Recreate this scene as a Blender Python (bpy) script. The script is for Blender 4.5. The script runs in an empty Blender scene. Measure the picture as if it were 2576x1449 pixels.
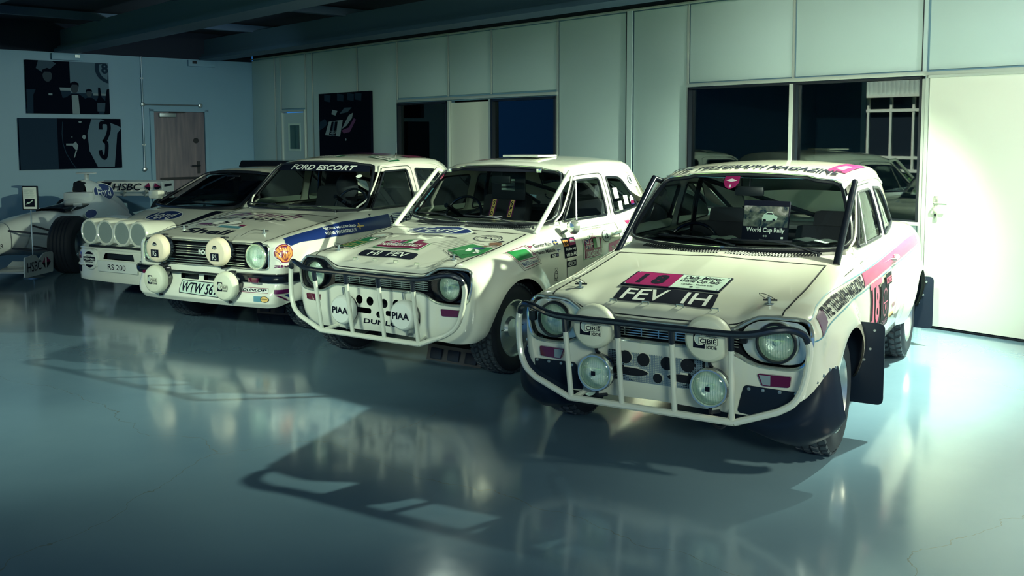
import bpy, bmesh, math, random
import numpy as np
from mathutils import Vector, Matrix, Euler
from mathutils.geometry import delaunay_2d_cdt

random.seed(7)
rng = np.random.default_rng(7)
PI = math.pi
C = bpy.context.scene.collection
SC = bpy.context.scene

# ---------------------------------------------------------------- camera
F_PX, CAM_H, PITCH, ROLL, CY = 2382.87, 1.5842, 0.0852, 0.0027, 543.9
cam_d = bpy.data.cameras.new('camera'); cam = bpy.data.objects.new('camera', cam_d); C.objects.link(cam)
cam.location = (0, 0, CAM_H)
cam.matrix_world = Matrix.Translation((0, 0, CAM_H)) @ Matrix.Rotation(PI/2 - PITCH, 4, 'X') @ Matrix.Rotation(-ROLL, 4, 'Z')
cam_d.sensor_fit = 'HORIZONTAL'; cam_d.sensor_width = 36.0
cam_d.lens = F_PX/2576*36.0
cam_d.shift_y = (CY - 1449/2)/2576
cam_d.clip_start = 0.05; cam_d.clip_end = 200
SC.camera = cam

# ---------------------------------------------------------------- world
w = bpy.data.worlds.new('world'); SC.world = w; w.use_nodes = True
bg = w.node_tree.nodes['Background']; bg.inputs[0].default_value = (0.03, 0.20, 0.60, 1); bg.inputs[1].default_value = 0.72
SC.view_settings.view_transform = 'Standard'; SC.view_settings.look = 'None'
SC.view_settings.exposure = 0.0; SC.view_settings.gamma = 1.0; SC.view_settings.use_curve_mapping = False

# ---------------------------------------------------------------- lights
def lamp(name, kind, loc, target, energy, color, **k):
    d = bpy.data.lights.new(name, kind); d.energy = energy; d.color = color
    for a, b in k.items(): setattr(d, a, b)
    o = bpy.data.objects.new(name, d); C.objects.link(o); o.location = loc
    o.rotation_euler = (Vector(target) - Vector(loc)).to_track_quat('-Z', 'Y').to_euler()
    return o
L1 = (3.42, 6.22, 2.62)
KA, KE = math.radians(157), math.radians(-46)
lamp('key_spot', 'SPOT', L1, (L1[0] + math.cos(KA)*math.cos(KE), L1[1] + math.sin(KA)*math.cos(KE), L1[2] + math.sin(KE)), 1550, (0.88, 1.0, 0.72), spot_size=math.radians(106), spot_blend=0.6, shadow_soft_size=0.035)  # assumed lamp near the partition, placed from the bull bar shadows
lamp('back_spot', 'SPOT', (-0.6, 8.0, 2.75), (1.0, 4.6, 0.2), 38, (0.80, 1.0, 0.85), spot_size=math.radians(100), spot_blend=0.8, shadow_soft_size=0.03)  # assumed weaker lamp behind the cars, inferred from the bonnet bracket shadows
lamp('wall_fill', 'SPOT', (-0.8, -0.5, 2.7), (4.1, 7.0, 2.2), 1350, (0.97, 1.0, 0.80), spot_size=math.radians(42), spot_blend=0.7, shadow_soft_size=0.06)  # added lamp above the camera that washes the right-hand wall and door
lamp('door_fill', 'SPOT', (4.6, 3.6, 2.95), (4.2, 7.0, 2.7), 330, (0.97, 1.0, 0.80), spot_size=math.radians(140), spot_blend=0.9, shadow_soft_size=0.25)  # added lamp that fills the white door and the wall above it
lamp('rear_fill', 'SPOT', (-3.0, 11.6, 2.8), (-6.2, 14.2, 1.1), 75, (0.66, 0.95, 1.0), spot_size=math.radians(125), spot_blend=0.9, shadow_soft_size=0.06)  # extra lamp added to lift the plaster wall and the far racer
lamp('front_fill', 'AREA', (1.2, -2.0, 2.7), (1.0, 5.0, 0.45), 12, (0.84, 1.0, 0.80), shape='RECTANGLE', size=1.4, size_y=0.8, spread=math.radians(48))  # added fill from behind the camera for the nearest car's nose, not a window
lamp('floor_fill', 'SPOT', (4.9, 2.8, 3.05), (3.75, 3.7, 0.0), 1500, (1.0, 0.94, 0.64), spot_size=math.radians(82), spot_blend=1.0, shadow_soft_size=0.15)  # added lamp to brighten the floor on the right
lamp('side_fill', 'AREA', (-3.4, 1.2, 3.1), (-2.3, 7.6, 0.4), 38, (0.82, 1.0, 0.76), shape='RECTANGLE', size=0.9, size_y=0.5, spread=math.radians(54))  # added area lamp for the fronts of cars C and D, no window
lamp('sun', 'SUN', (0, 0, 30), (-.424, -.381, 30 - .82), 34.0, (1.0, 0.97, 0.82), angle=0.01)
# ---------------------------------------------------------------- surface maths (numpy)
def smax(a, b, k):
    h = np.maximum(k - np.abs(a - b), 0)/k
    return np.maximum(a, b) + h*h*k/4
def tab(v, xs, ys):
    return np.interp(v, xs, ys)
def stab(v, xs, ys):          # smooth (cubic) table
    xs = np.array(xs, float); ys = np.array(ys, float); v = np.clip(v, xs[0], xs[-1])
    m = np.gradient(ys, xs)
    i = np.clip(np.searchsorted(xs, v) - 1, 0, len(xs) - 2)
    h = xs[i+1] - xs[i]; t = (v - xs[i])/h
    return (2*t**3-3*t**2+1)*ys[i] + (t**3-2*t**2+t)*h*m[i] + (-2*t**3+3*t**2)*ys[i+1] + (t**3-t**2)*h*m[i+1]
def sst(a, b, x):
    t = np.clip((x - a)/(b - a), 0, 1); return t*t*(3 - 2*t)
class Surf:
    """closed body given by an inside/outside function; rays from inside find its skin"""
    def __init__(s, G, xp, yf, yr, zp, z0=0.2, rc=0.12, rb=0.14):
        s.G, s.xp, s.yf, s.yr, s.zp, s.z0, s.rc, s.rb = G, xp, yf, yr, zp, z0, rc, rb
        s.A = rc*PI/2; s.u1 = xp; s.u2 = xp + s.A; s.u3 = s.u2 + (yr - yf); s.u4 = s.u3 + s.A; s.u5 = s.u4 + xp
        s.v1 = zp; s.v2 = zp + rb*PI/2
    def g(s, P): return s.G(P[..., 0], P[..., 1], P[..., 2])
    def ray(s, Q, D, lmax=2.2, lo=0.0):
        a = np.full(Q.shape[:-1], lo); b = np.full(Q.shape[:-1], lmax)
        for _ in range(17):
            m = (a + b)/2; p = s.g(Q + D*m[..., None]) > 0
            b = np.where(p, m, b); a = np.where(p, a, m)
        ga = s.g(Q + D*a[..., None]); gb = s.g(Q + D*b[..., None]); t = np.clip(-ga/np.where(np.abs(gb - ga) < 1e-12, 1e-12, gb - ga), 0, 1)
        a = b = a + (b - a)*t
        return Q + D*((a + b)/2)[..., None]
    def normal(s, P):
        e = 2e-3; n = np.stack([s.g(P + d) - s.g(P - d) for d in np.eye(3)*e], -1)
        return n/np.maximum(np.linalg.norm(n, axis=-1, keepdims=True), 1e-9)
    def wall(s, U, V):
        U = np.asarray(U, float); V = np.asarray(V, float); sg = np.sign(U) + (U == 0); u = np.abs(U)
        a = np.zeros_like(u); x = np.zeros_like(u); y = np.zeros_like(u)
        f = u < s.u1; x[f] = u[f]; y[f] = s.yf; a[f] = 0
        f = (u >= s.u1) & (u < s.u2); a[f] = (u[f] - s.u1)/s.rc; x[f] = s.xp; y[f] = s.yf
        f = (u >= s.u2) & (u < s.u3); a[f] = PI/2; x[f] = s.xp; y[f] = s.yf + u[f] - s.u2
        f = (u >= s.u3) & (u < s.u4); a[f] = PI/2 + (u[f] - s.u3)/s.rc; x[f] = s.xp; y[f] = s.yr
        f = u >= s.u4; a[f] = PI; x[f] = np.maximum(s.u5 - u[f], 0); y[f] = s.yr
        b = np.clip((V - s.v1)/s.rb, 0, PI/2); z = np.minimum(V, s.zp)
        Q = np.stack([x*sg, y, z], -1); D = np.stack([sg*np.sin(a)*np.cos(b), -np.cos(a)*np.cos(b), np.sin(b)], -1)
        return s.ray(Q, D)
    def front(s, x, z, y0=None):
        x = np.asarray(x, float); z = np.asarray(z, float)
        Q = np.stack([x, np.full(x.shape, s.yf if y0 is None else y0), z], -1); return s.ray(Q, np.broadcast_to(np.array([0, -1., 0]), Q.shape))
    def back(s, x, z):
        x = np.asarray(x, float); z = np.asarray(z, float)
        Q = np.stack([x, np.full(x.shape, s.yr), z], -1); return s.ray(Q, np.broadcast_to(np.array([0, 1., 0]), Q.shape))
    def side(s, y, z, sg=1):
        y = np.asarray(y, float); z = np.asarray(z, float)
        Q = np.stack([np.full(y.shape, .25*sg), y, z], -1); return s.ray(Q, np.broadcast_to(np.array([sg, 0., 0]), Q.shape), 1.2)
    def top(s, x, y):
        x = np.asarray(x, float); y = np.asarray(y, float)
        Q = np.stack([x, y, np.full(x.shape, s.z0 + .12)], -1); return s.ray(Q, np.broadcast_to(np.array([0, 0, 1.]), Q.shape), 1.4)
    def table(s):
        if not hasattr(s, 'tu'):
            s.tu = np.concatenate([np.linspace(0, s.u1, 14)[:-1], np.linspace(s.u1, s.u2, 50)[:-1], np.linspace(s.u2, s.u3, 90)[:-1], np.linspace(s.u3, s.u5, 20)])
            s.tv = np.concatenate([np.linspace(s.z0, s.v1, 14)[:-1], np.linspace(s.v1, s.v2 - 1e-4, 60)]); uu, vv = np.meshgrid(s.tu, s.tv, indexing='ij'); P = s.wall(uu.ravel(), vv.ravel()); s.tx = P[:, 0].reshape(uu.shape); s.tz = P[:, 2].reshape(uu.shape)
    def col(s, T, u):
        i = int(np.clip(np.searchsorted(s.tu, u) - 1, 0, len(s.tu) - 2)); t = (u - s.tu[i])/(s.tu[i+1] - s.tu[i]); return T[i]*(1-t) + T[i+1]*t
    def inv_v(s, u, z):
        if z <= s.zp: return float(z)
        s.table(); return float(np.interp(z, s.col(s.tz, abs(u)), s.tv))
    def inv_front(s, x, z): return (float(x), s.inv_v(x, z))
    def inv_side(s, y, z, sg=1):
        u = s.u2 + (y - s.yf); return (sg*u, s.inv_v(u, z))
    def sidew(s, y, z, sg=1):     # side view point, safe where the wing rolls over to the top
        y = np.asarray(y, float); z = np.asarray(z, float); u = s.u2 + (y - s.yf); v = np.array([s.inv_v(a, b) for a, b in zip(u.ravel(), z.ravel())]).reshape(u.shape); return s.wall(sg*u, np.minimum(v, s.v1 + s.rb*1.12))
    def inv_nose(s, x, z):        # front view point, also where the nose turns the corner
        sg = 1 if x >= 0 else -1; x = abs(x)
        if x <= s.u1: return (sg*x, s.inv_v(x, z))
        s.table(); lo, hi = s.u1, s.u2
        for _ in range(16):
            m = (lo + hi)/2; v = s.inv_v(m, z)
            if np.interp(v, s.tv, s.col(s.tx, m)) < x: lo = m
            else: hi = m
        return (sg*lo, s.inv_v(lo, z))
# ---- Mk1 two-door saloon, local frame: x to its left, y towards the tail, z up, origin under the front axle
TY = 0.305
def mk1_low(x, y, z):
    ax = np.abs(x)
    W = stab(y, [-.6, -.45, -.3, 0, .5, 1., 2., 2.5, 2.9, 3.15], [.750, .768, .775, .782, .786, .788, .788, .780, .755, .70])
    X = W - 2.0*np.maximum(z - .60, 0)**3 - 1.0*np.maximum(.55 - z, 0)**2
    for wy, wr in ((0., .345), (2.4, .335)):
        r = np.sqrt((y - wy)**2 + (z - TY)**2)
        X = X + .045*(1 - sst(wr, wr + .15, r))*sst(.2, .34, z)
    F = -.512 + .035*(ax/.7)**2 + 1.6*np.maximum(.40 - z, 0)**2 + .010*(1 - sst(.50, .53, z))*0
    ze = stab(y, [-.55, -.50, -.45, -.3, 0, .4, .6, .8, 1.5, 2.2, 2.5, 3.0, 3.2], [.742, .752, .765, .787, .822, .885, .915, .94, .948, .962, .958, .905, .87])
    zc = stab(y, [-.55, -.50, -.45, -.35, -.2, 0, .4, .55, .8, 1.5, 2.5, 3.0, 3.2], [.690, .708, .728, .760, .795, .832, .893, .918, .94, .95, .965, .915, .88])
    bl = sst(-.1, .5, y); a = .37*(1 - bl) + .05*bl; b = .50*(1 - bl) + .62*bl
    q = np.clip((ax - a)/(b - a), 0, 1); q = q*q*(3 - 2*q)
    Z = zc*(1 - q) + ze*q + .007*np.maximum(1 - ax/.16, 0)*(y < .6) - 2.2*np.maximum(ax - .60, 0)**2
    R = 3.12 - .25*np.maximum(z - .6, 0) - .8*np.maximum(.5 - z, 0)**2 - .08*(ax/.7)**2
    g = smax(ax - X, F - y, .07); g = smax(g, y - R, .10)
    return smax(g, z - Z, .075)
def mk1_cab(x, y, z):
    ax = np.abs(x)
    X = .702 - .20*(z - .935) - .22*np.maximum(z - .935, 0)**2 - .05*np.maximum((y - 1.5)/.7, 0)**2 - .03*np.maximum(1.1 - y, 0)
    F = .575 + 1.03*(z - .944) + .25*ax**2
    R = 2.66 - .95*(z - .95) - .12*ax**2
    Z = stab(y, [.9, 1.0, 1.2, 1.5, 2.0, 2.3, 2.6], [1.350, 1.366, 1.390, 1.408, 1.402, 1.375, 1.29]) - .13*ax**2
    g = smax(ax - X, F - y, .05); g = smax(g, y - R, .10)
    return smax(g, z - Z, .06)
# ---- Mk2 saloon: squarer nose
def mk2_low(x, y, z):
    ax = np.abs(x)
    W = stab(y, [-.6, -.45, -.3, 0, .5, 1., 2., 2.5, 2.9, 3.15], [.752, .772, .780, .786, .788, .788, .788, .78, .76, .72])
    X = W - 1.9*np.maximum(z - .62, 0)**3 - .8*np.maximum(.5 - z, 0)**2
    for wy, wr in ((0., .335), (2.4, .335)):
        r = np.sqrt((y - wy)**2 + (z - .30)**2)
        X = X + .055*(1 - sst(wr, wr + .14, r))*sst(.2, .34, z)
    F = -.60 + .04*(ax/.7)**2 + .9*np.maximum(.30 - z, 0) - .05*sst(.46, .34, z) - .25*(z - .65)*(z > .65)*0
    ze = stab(y, [-.62, -.55, -.45, -.3, 0, .4, .6, .8, 1.5, 2.2, 2.5, 3.0, 3.2], [.752, .765, .778, .80, .835, .882, .91, .93, .94, .95, .95, .93, .90])
    zc = ze + stab(y, [-.62, -.5, 0, .5, 3], [.0, .002, .010, .012, .01])
    q = sst(.2, .6, ax)
    Z = zc*(1 - q) + ze*q - 2.0*np.maximum(ax - .62, 0)**2 + .010*np.exp(-((ax - .17)/.03)**2)*0
    R = 3.12 - .15*np.maximum(z - .6, 0) - .08*(ax/.7)**2
    g = smax(ax - X, F - y, .07); g = smax(g, y - R, .10)
    return smax(g, z - Z, .06)
def mk2_cab(x, y, z):
    ax = np.abs(x)
    X = .700 - .20*(z - .935) - .20*np.maximum(z - .935, 0)**2 - .03*np.maximum((y - 1.6)/.7, 0)**2
    F = .565 + 1.02*(z - .93) + .22*ax**2
    R = 2.60 - .9*(z - .95) - .08*ax**2
    Z = stab(y, [.9, 1.0, 1.2, 1.5, 2.0, 2.3, 2.6], [1.352, 1.366, 1.388, 1.402, 1.395, 1.36, 1.28]) - .15*ax**2
    g = smax(ax - X, F - y, .05); g = smax(g, y - R, .08)
    return smax(g, z - Z, .07)
# ---- mid-engined group B coupe
def gb_low(x, y, z):
    ax = np.abs(x)
    W = stab(y, [-.9, -.7, -.45, 0, .5, 1.2, 2., 2.5, 3.0], [.67, .745, .79, .835, .82, .82, .85, .86, .83])
    X = W - .9*np.maximum(z - .5, 0)**2 - .5*np.maximum(.35 - z, 0)**2
    F = -.865 + .09*(ax/.75)**3 + .55*np.maximum(z - .5, 0) + .25*np.maximum(.2 - z, 0)
    Z = stab(y, [-.9, -.75, -.6, -.4, -.2, 0, .3, .6, 1.5, 2.5, 3.1], [.50, .57, .645, .71, .78, .845, .885, .905, .92, .93, .86]) - .10*ax**2 - .8*np.maximum(ax-.6, 0)**2
    R = 3.15 - .1*(ax/.8)**2
    g = smax(ax - X, F - y, .10); g = smax(g, y - R, .12)
    return smax(g, z - Z, .10)
def gb_cab(x, y, z):
    ax = np.abs(x)
    X = .622 - .37*(z - .85) - .06*np.maximum(y - 1.2, 0)**2
    F = .004 + 2.1*(z - .85) + .22*ax**2
    R = 2.7 - 1.8*(z - .9)
    Z = stab(y, [.5, .7, 1.0, 1.4, 2.0, 2.6], [1.185, 1.21, 1.238, 1.24, 1.17, 1.0]) - .10*ax**2
    g = smax(ax - X, F - y, .05); g = smax(g, y - R, .08)
    return smax(g, z - Z, .07)
MK1 = Surf(mk1_low, .60, -.38, 2.95, .62, .22)
MK1C = Surf(mk1_cab, .40, 1.25, 1.95, 1.22, .90)
MK2 = Surf(mk2_low, .60, -.44, 2.95, .64, .20)
MK2C = Surf(mk2_cab, .40, 1.25, 1.95, 1.22, .90)
GB = Surf(gb_low, .60, -.45, 2.9, .45, .16)
GBC = Surf(gb_cab, .32, 1.0, 1.6, 1.06, .82)
# ---------------------------------------------------------------- materials
def mat(name, col, rough=.5, metal=0., coat=0., spec=None, trans=0., emit=None, estr=1., noise=None, bump=None, ior=None):
    m = bpy.data.materials.new(name); m.use_nodes = True; nt = m.node_tree; p = nt.nodes['Principled BSDF']
    p.inputs['Base Color'].default_value = (*col, 1); p.inputs['Roughness'].default_value = rough
    p.inputs['Metallic'].default_value = metal; p.inputs['Coat Weight'].default_value = coat; p.inputs['Coat Roughness'].default_value = .03
    if spec is not None: p.inputs['Specular IOR Level'].default_value = spec
    if trans: p.inputs['Transmission Weight'].default_value = trans
    if ior: p.inputs['IOR'].default_value = ior
    if emit: p.inputs['Emission Color'].default_value = (*emit, 1); p.inputs['Emission Strength'].default_value = estr
    if noise or bump:
        tc = nt.nodes.new('ShaderNodeTexCoord'); n = nt.nodes.new('ShaderNodeTexNoise'); nt.links.new(tc.outputs['Object'], n.inputs['Vector'])
    if noise:
        sc, amt = noise; n.inputs['Scale'].default_value = sc; n.inputs['Detail'].default_value = 4
        r = nt.nodes.new('ShaderNodeMix'); r.data_type = 'RGBA'; r.inputs[6].default_value = (*[c*(1-amt) for c in col], 1); r.inputs[7].default_value = (*[min(1, c*(1+amt)) for c in col], 1)
        nt.links.new(n.outputs[0], r.inputs[0]); nt.links.new(r.outputs[2], p.inputs['Base Color'])
    if bump:
        n2 = nt.nodes.new('ShaderNodeTexNoise'); n2.inputs['Scale'].default_value = bump[0]; nt.links.new(tc.outputs['Object'], n2.inputs['Vector'])
        b = nt.nodes.new('ShaderNodeBump'); b.inputs['Strength'].default_value = bump[1]; b.inputs['Distance'].default_value = .01
        nt.links.new(n2.outputs[0], b.inputs['Height']); nt.links.new(b.outputs[0], p.inputs['Normal'])
    return m
def glass_mat(name, tint=(.72, .85, .84), refl=1.0):
    m = bpy.data.materials.new(name); m.use_nodes = True; nt = m.node_tree; nt.nodes.remove(nt.nodes['Principled BSDF'])
    out = nt.nodes['Material Output']; tr = nt.nodes.new('ShaderNodeBsdfTransparent'); tr.inputs[0].default_value = (*tint, 1)
    gl = nt.nodes.new('ShaderNodeBsdfGlossy'); gl.inputs['Roughness'].default_value = .01; gl.inputs[0].default_value = (.9, 1, .97, 1)
    fr = nt.nodes.new('ShaderNodeFresnel'); fr.inputs[0].default_value = 1.45
    mu = nt.nodes.new('ShaderNodeMath'); mu.operation = 'MULTIPLY'; mu.inputs[1].default_value = refl*1.4
    mx = nt.nodes.new('ShaderNodeMixShader'); nt.links.new(fr.outputs[0], mu.inputs[0]); nt.links.new(mu.outputs[0], mx.inputs[0])
    nt.links.new(tr.outputs[0], mx.inputs[1]); nt.links.new(gl.outputs[0], mx.inputs[2]); nt.links.new(mx.outputs[0], out.inputs[0]); return m
M = {}
M['paint'] = mat('white_paint', (.80, .83, .72), .22, coat=1.0)
M['paintA'] = mat('cream_paint', (.74, .77, .65), .20, coat=1.0)
M['paintC'] = mat('white_paint_c', (.82, .85, .74), .22, coat=1.0)
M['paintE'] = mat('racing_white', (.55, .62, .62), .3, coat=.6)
M['wtube'] = mat('white_tube', (.78, .82, .70), .3, coat=.5)
M['btube'] = mat('black_tube', (.012, .018, .03), .25, coat=.4)
M['rubber'] = mat('rubber', (.012, .018, .028), .62, spec=.4)
M['tread'] = mat('tread_rubber', (.035, .05, .065), .55, spec=.5)
M['seal'] = mat('black_seal', (.010, .014, .022), .35)
M['black'] = mat('matt_black', (.006, .009, .016), .6, spec=.3)
M['gloss'] = mat('gloss_black', (.006, .009, .016), .15)
M['chrome'] = mat('chrome', (.80, .88, .80), .16, metal=.8)
M['alloy'] = mat('alloy', (.55, .62, .62), .35, metal=1.)
M['steel'] = mat('steel_bracket', (.35, .42, .44), .4, metal=.8)
M['reflector'] = mat('reflector', (.85, .90, .80), .35, metal=.25, bump=(60, .5))
M['lens'] = glass_mat('lens_glass', (.93, .98, .97), 1.0)
M['glass'] = glass_mat('car_glass', (.86, .95, .93), .75)
M['podchrome'] = mat('pod_chrome', (.80, .86, .78), .22, metal=.55)
M['visor'] = glass_mat('tinted_band', (.02, .04, .07), .4)
M['cover'] = mat('lamp_cover', (.74, .77, .62), .45, noise=(9, .14))
M['coverB'] = mat('lamp_cover_beige', (.84, .74, .56), .45, noise=(9, .1))
M['coverW'] = mat('lamp_cover_white', (.78, .84, .78), .4)
M['plastic'] = mat('dark_plastic', (.012, .018, .025), .4)
M['flap'] = mat('mudflap_rubber', (.006, .014, .030), .42, spec=.25)
M['navy'] = mat('navy_print', (.005, .008, .020), .65, spec=.1)
M['blue'] = mat('blue_print', (.012, .035, .18), .3, coat=.6)
M['teal'] = mat('teal_print', (.10, .30, .38), .35, coat=.5)
M['magenta'] = mat('magenta_print', (.36, .018, .13), .35, coat=.4)
M['purple'] = mat('purple_print', (.11, .008, .09), .35, coat=.4)
M['maroon'] = mat('maroon_print', (.20, .008, .07), .35, coat=.4)
M['pink'] = mat('pink_print', (.62, .04, .16), .35, coat=.4)
M['hotpink'] = mat('hot_pink_print', (.70, .02, .24), .35, coat=.4)
M['green'] = mat('green_print', (.02, .22, .06), .35, coat=.4)
M['dgreen'] = mat('dark_green_print', (.012, .14, .06), .35, coat=.4)
M['orange'] = mat('orange_print', (.85, .36, .08), .35, coat=.4)
M['yellow'] = mat('yellow_print', (.80, .55, .18), .35, coat=.4)
M['white'] = mat('white_print', (.85, .90, .84), .35, coat=.3)
M['grey'] = mat('grey_print', (.45, .55, .52), .4)
M['pale'] = mat('pale_print', (.62, .78, .68), .4)
M['brown'] = mat('brown_print', (.18, .09, .05), .4)
M['charcoal'] = mat('charcoal_print', (.015, .022, .026), .6, spec=.1)
M['amber'] = mat('red_lens', (.11, .002, .032), .12, coat=1.)
M['clearl'] = mat('clear_lens', (.25, .32, .34), .1, coat=1.)
M['seat'] = mat('seat_cloth', (.010, .014, .022), .8)
M['inside'] = mat('cabin_lining', (.012, .018, .028), .7)
M['insidew'] = mat('cabin_light_lining', (.35, .42, .40), .6)
M['cover_glass'] = mat('lamp_disc', (.30, .37, .35), .35, coat=.6)
M['gap'] = mat('panel_gap', (.01, .015, .02), .6)
M['parcel'] = mat('parcel_shelf', (.10, .12, .12), .7)

# ---------------------------------------------------------------- object helpers
def tag(o, label=None, cat=None, group=None, kind=None):
    if label: o['label'] = label
    if cat: o['category'] = cat
    if group: o['group'] = group
    if kind: o['kind'] = kind
    return o
def empty(name, loc=(0, 0, 0), rz=0., label=None, cat=None, group=None):
    o = bpy.data.objects.new(name, None); o.empty_display_size = .2; C.objects.link(o); o.location = loc; o.rotation_euler = (0, 0, rz)
    return tag(o, label, cat, group)
def orient(P, T, N):
    out = []
    for f in T:
        a, b, c = P[f[0]], P[f[1]], P[f[2]]; g = (b[0]-a[0], b[1]-a[1], b[2]-a[2]); h = (c[0]-a[0], c[1]-a[1], c[2]-a[2]); n = N[f[0]]
        d = (g[1]*h[2]-g[2]*h[1])*n[0] + (g[2]*h[0]-g[0]*h[2])*n[1] + (g[0]*h[1]-g[1]*h[0])*n[2]
        out.append(f if d >= 0 else tuple(f[::-1]))
    return out
def mesh(name, V, Fc, m, parent=None, smooth=False, normals=None, label=None, cat=None, group=None, kind=None):
    if normals is not None: V = [tuple(map(float, v)) for v in V]; normals = [tuple(map(float, n)) for n in normals]; Fc = orient(V, [tuple(map(int, f)) for f in Fc], normals)
    me = bpy.data.meshes.new(name); me.from_pydata([tuple(map(float, v)) for v in V], [], [tuple(map(int, f)) for f in Fc]); me.materials.append(m)
    if smooth or normals is not None: me.shade_smooth()
    if normals is not None: me.normals_split_custom_set_from_vertices([tuple(map(float, n)) for n in normals])
    o = bpy.data.objects.new(name, me); C.objects.link(o)
    if parent: o.parent = parent
    return tag(o, label, cat, group, kind)
class MB:
    """collects shapes into one mesh"""
    def __init__(s): s.V = []; s.F = []
    def add(s, V, F):
        n = len(s.V); s.V += [tuple(v) for v in V]; s.F += [tuple(i + n for i in f) for f in F]; return s
    def box(s, c, d, R=None, bev=0.):
        x, y, z = [q/2 for q in d]
        if bev <= 0:
            V = [Vector((a*x, b*y, e*z)) for a in (-1, 1) for b in (-1, 1) for e in (-1, 1)]
            F = [(0, 1, 3, 2), (4, 6, 7, 5), (0, 4, 5, 1), (2, 3, 7, 6), (0, 2, 6, 4), (1, 5, 7, 3)]
        else:
            bm = bmesh.new(); bmesh.ops.create_cube(bm, size=1); bmesh.ops.scale(bm, vec=d, verts=bm.verts)
            bmesh.ops.bevel(bm, geom=bm.edges[:], offset=bev, segments=2, affect='EDGES', profile=.6)
            bm.verts.index_update(); V = [v.co.copy() for v in bm.verts]; F = [[v.index for v in f.verts] for f in bm.faces]; bm.free()
        c = Vector(c)
        if R is not None: V = [R @ v for v in V]
        return s.add([v + c for v in V], F)
    def tube(s, pts, r, n=8, closed=False, cap=True):
        P = [Vector(p) for p in pts]; m = len(P); rr = r if hasattr(r, '__len__') else [r]*m
        T = []
        for i in range(m):
            a = P[(i-1) % m] if (closed or i > 0) else P[i]; b = P[(i+1) % m] if (closed or i < m-1) else P[i]
            T.append((b - a).normalized())
        up = Vector((0, 0, 1)) if abs(T[0].z) < .9 else Vector((1, 0, 0)); N = (up - T[0]*up.dot(T[0])).normalized(); V = []
        for i in range(m):
            N = (N - T[i]*N.dot(T[i])); N = N.normalized() if N.length > 1e-6 else T[i].orthogonal().normalized(); B = T[i].cross(N)
            for k in range(n):
                a = 2*PI*k/n; V.append(P[i] + (N*math.cos(a) + B*math.sin(a))*rr[i])
        F = []
        for i in range(m if closed else m-1):
            j = (i+1) % m
            for k in range(n): F.append((i*n+k, i*n+(k+1) % n, j*n+(k+1) % n, j*n+k))
        if cap and not closed: F.append(tuple(range(n-1, -1, -1))); F.append(tuple((m-1)*n + k for k in range(n)))
        return s.add(V, F)
    def lathe(s, prof, o, ax, n=32, cap=True):
        """prof: (radius, distance along axis) pairs"""
        ax = Vector(ax).normalized(); u = ax.orthogonal().normalized(); v = ax.cross(u); o = Vector(o); V = []
        for r, d in prof:
            for k in range(n):
                a = 2*PI*k/n; V.append(o + ax*d + (u*math.cos(a) + v*math.sin(a))*r)
        F = []
        for i in range(len(prof)-1):
            for k in range(n): F.append((i*n+k, i*n+(k+1) % n, (i+1)*n+(k+1) % n, (i+1)*n+k))
        if cap:
            if prof[0][0] > 1e-4: F.append(tuple(range(n-1, -1, -1)))
            if prof[-1][0] > 1e-4: F.append(tuple((len(prof)-1)*n + k for k in range(n)))
        return s.add(V, F)
    def grid(s, P):
        """P: rows x cols of points"""
        a = len(P); b = len(P[0]); V = [q for r in P for q in r]; F = [(i*b+j, i*b+j+1, (i+1)*b+j+1, (i+1)*b+j) for i in range(a-1) for j in range(b-1)]
        return s.add(V, F)
    def prism(s, poly, lo, hi, ax='y'):
        """extrude a 2d polygon; poly in the other two axes"""
        def p3(a, b, c): return {'y': (a, c, b), 'x': (c, a, b), 'z': (a, b, c)}[ax]
        n = len(poly); V = [p3(a, b, lo) for a, b in poly] + [p3(a, b, hi) for a, b in poly]
        tri = cdt(poly, [], None)[1]
        idx = cdt(poly, [], None)[0]
        # map triangulated verts back (no extra verts are made without a grid)
        F = [(i, (i+1) % n, n+(i+1) % n, n+i) for i in range(n)]
        F += [tuple(t) for t in tri] + [tuple(n + k for k in t[::-1]) for t in tri]
        return s.add(V, F)
    def build(s, name, m, parent=None, smooth=True, **k):
        o = mesh(name, s.V, s.F, m, parent, **k)
        if smooth:
            bm = bmesh.new(); bm.from_mesh(o.data); bmesh.ops.recalc_face_normals(bm, faces=bm.faces[:])
            for f in bm.faces: f.smooth = True
            for e in bm.edges:
                if len(e.link_faces) == 2 and e.calc_face_angle(0) > .6: e.smooth = False
            bm.to_mesh(o.data); bm.free()
        return o
def inpoly(x, y, poly):
    poly = np.asarray(poly); r = np.zeros(np.shape(x), bool); n = len(poly); j = n-1
    for i in range(n):
        xi, yi = poly[i]; xj, yj = poly[j]
        c = ((yi > y) != (yj > y)) & (x < (xj - xi)*(y - yi)/((yj - yi) if yj != yi else 1e-12) + xi); r ^= c; j = i
    return r
def resamp(poly, d, closed=True):
    out = []; n = len(poly)
    for i in range(n if closed else n-1):
        a = np.array(poly[i], float); b = np.array(poly[(i+1) % n], float); k = max(1, int(math.ceil(np.linalg.norm(b-a)/d)))
        for j in range(k): out.append(tuple(a + (b-a)*j/k))
    if not closed: out.append(tuple(poly[-1]))
    return out
def rnd(poly, r, n=5):
    """round the corners of a polygon"""
    out = []; m = len(poly); rs = r if hasattr(r, '__len__') else [r]*m
    for i in range(m):
        p = np.array(poly[i], float); a = np.array(poly[i-1], float) - p; b = np.array(poly[(i+1) % m], float) - p
        la, lb = np.linalg.norm(a), np.linalg.norm(b); q = min(rs[i], la*.45, lb*.45); A = p + a/la*q; B = p + b/lb*q
        for k in range(n+1):
            t = k/n; out.append(tuple((1-t)**2*A + 2*t*(1-t)*p + t*t*B))
    return out
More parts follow.
